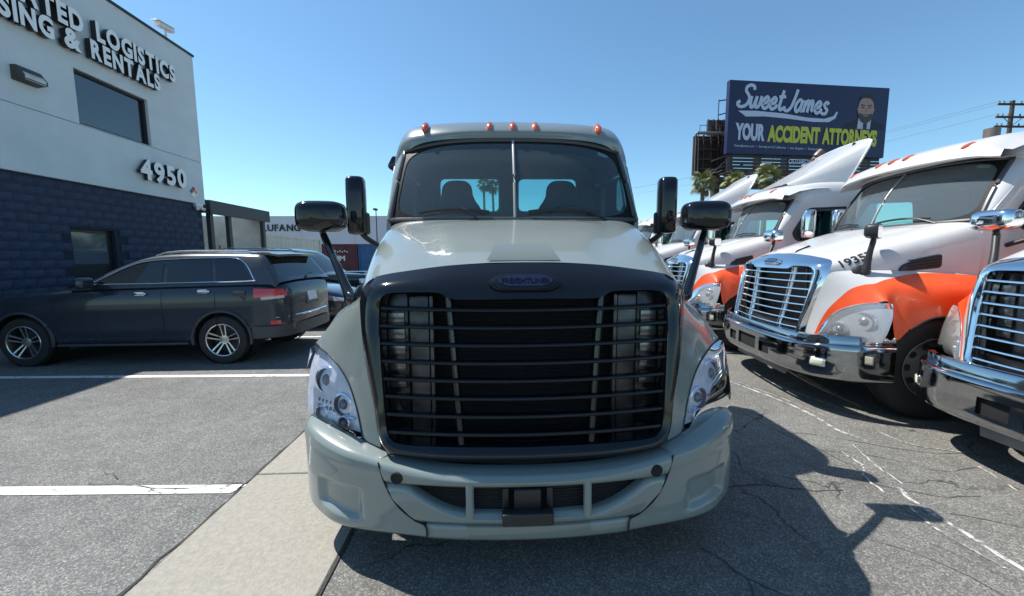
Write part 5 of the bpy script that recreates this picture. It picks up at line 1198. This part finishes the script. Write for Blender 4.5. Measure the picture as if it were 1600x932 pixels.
palm('slender tall palm seen through the cab rear window, left of a pair', -2.4, 80, 16.3, 1.9, 'fan', 30, -.2, r=.28)
palm('slender tall palm seen through the cab rear window, right of a pair', -.5, 81, 15.9, 1.9, 'fan', 30, -.3, r=.28)
# leafy trees and fence at the far end of the truck row
LEAF = mat('tree leaf', (.055, .075, .03), .6)
def leafy(label, x, y, h, rx, seed):
    rg = random.Random(seed); o = tag(empty('tree', (x, y, 0)), label, 'tree', 'low trees beyond the truck row')
    mk('trunk', join(tube([(0, 0, 0), (.05, 0, h*.45), (0, .1, h*.7)], [.13, .1, .06], 8), tube([(.05, 0, h*.42), (rx*.5, .1, h*.72)], [.07, .03], 6), tube([(.05, 0, h*.4), (-rx*.5, -.1, h*.7)], [.07, .03], 6)), PG[2], o)
    V, F = [], []
    cl = [(rg.uniform(-.7, .7)*rx, rg.uniform(-.7, .7)*rx, h*(.72+rg.uniform(-.22, .22))) for _ in range(16)]
    for c in cl:
        for _ in range(110):
            d = Vector((rg.gauss(0, 1), rg.gauss(0, 1), rg.gauss(0, .8))).normalized()*rx*.36*rg.random()**.4; p = Vector(c)+d
            a = Vector((rg.uniform(-1, 1), rg.uniform(-1, 1), rg.uniform(-1, 1))).normalized()*.13; q = a.orthogonal().normalized()*.06; i = len(V)
            V += [p-a, p+q, p+a, p-q]; F.append((i, i+1, i+2, i+3))
    mk('crown', (V, F), LEAF, o, smooth=False, flat=True)
for i, (x, y, h, rx) in enumerate(((11.0, 32, 2.6, 1.3), (14.5, 33, 3.6, 1.5), (17.2, 33.5, 3.4, 1.6))):
    leafy(('low rounded tree nearest the dark fence end', 'bushy tree between the feathery palm and the trucks', 'bushy tree showing above the farthest truck')[i], x, y, h, rx, i+5)
fn = thing('slat_fence', 'dark horizontal slat fence beyond the farthest truck', 'fence', (13, 29, 0))
for k in range(9): T(fn, 'slat', cube(8.0, 20, 28.98, 29.02, .25+.22*k, .40+.22*k), DKG, smooth=False)
for k in range(6): T(fn, 'post', cube(8.0+2.35*k, 8.1+2.35*k, 29.03, 29.13, 0, 2.3), DKG, smooth=False)

# ================================================================== utility pole
up = thing('utility_pole', 'wooden utility pole with three crossarms behind the truck roofs', 'utility pole', (42.3, 30, 0))
WOOD = mat('pole wood', (.06, .045, .036), .9, noise=(2, .3)); INS = mat('insulator', (.10, .09, .09), .3)
mk('pole', tube([(0, 0, 0), (0, 0, 14.1)], [.19, .14], 10), WOOD, up)
for z, hw_ in ((13.75, 1.5), (12.75, 1.55), (12.0, 1.6)):
    mk('crossarm', rbox((0, -.2, z), (hw_*2, .12, .15), .01, 1), WOOD, up)
    for x in (-1.4, -1.0, -.5, .5, 1.0, 1.4): mk('insulator', lathe([(.03, 0), (.06, .05), (.035, .1), (.06, .14), (.02, .2), (.001, .2)], 8, (x, -.2, z+.075)), INS, up)
mk('brace', join(tube([(-.8, -.15, 12.7), (0, -.12, 12.1)], .025, 5), tube([(.8, -.15, 12.7), (0, -.12, 12.1)], .025, 5)), WOOD, up)
for i, (x, z) in enumerate(((-1.4, 13.98), (-.5, 13.98), (-1.4, 12.98))):
    pts = [(42.3+x-(27+x)*t, 29.8+40*t, z-3.2*4*t*(1-t)*.25-1.5*t) for t in [k/24 for k in range(25)]]
    tag(mk('power_line', tube(pts, .008, 5), DKG), ('topmost thin power line strung from the utility pole crossarm end', 'upper thin power line strung from the utility pole beside its top', 'lower thin power line strung from the second utility pole crossarm')[i], 'power line', 'power lines from the utility pole')
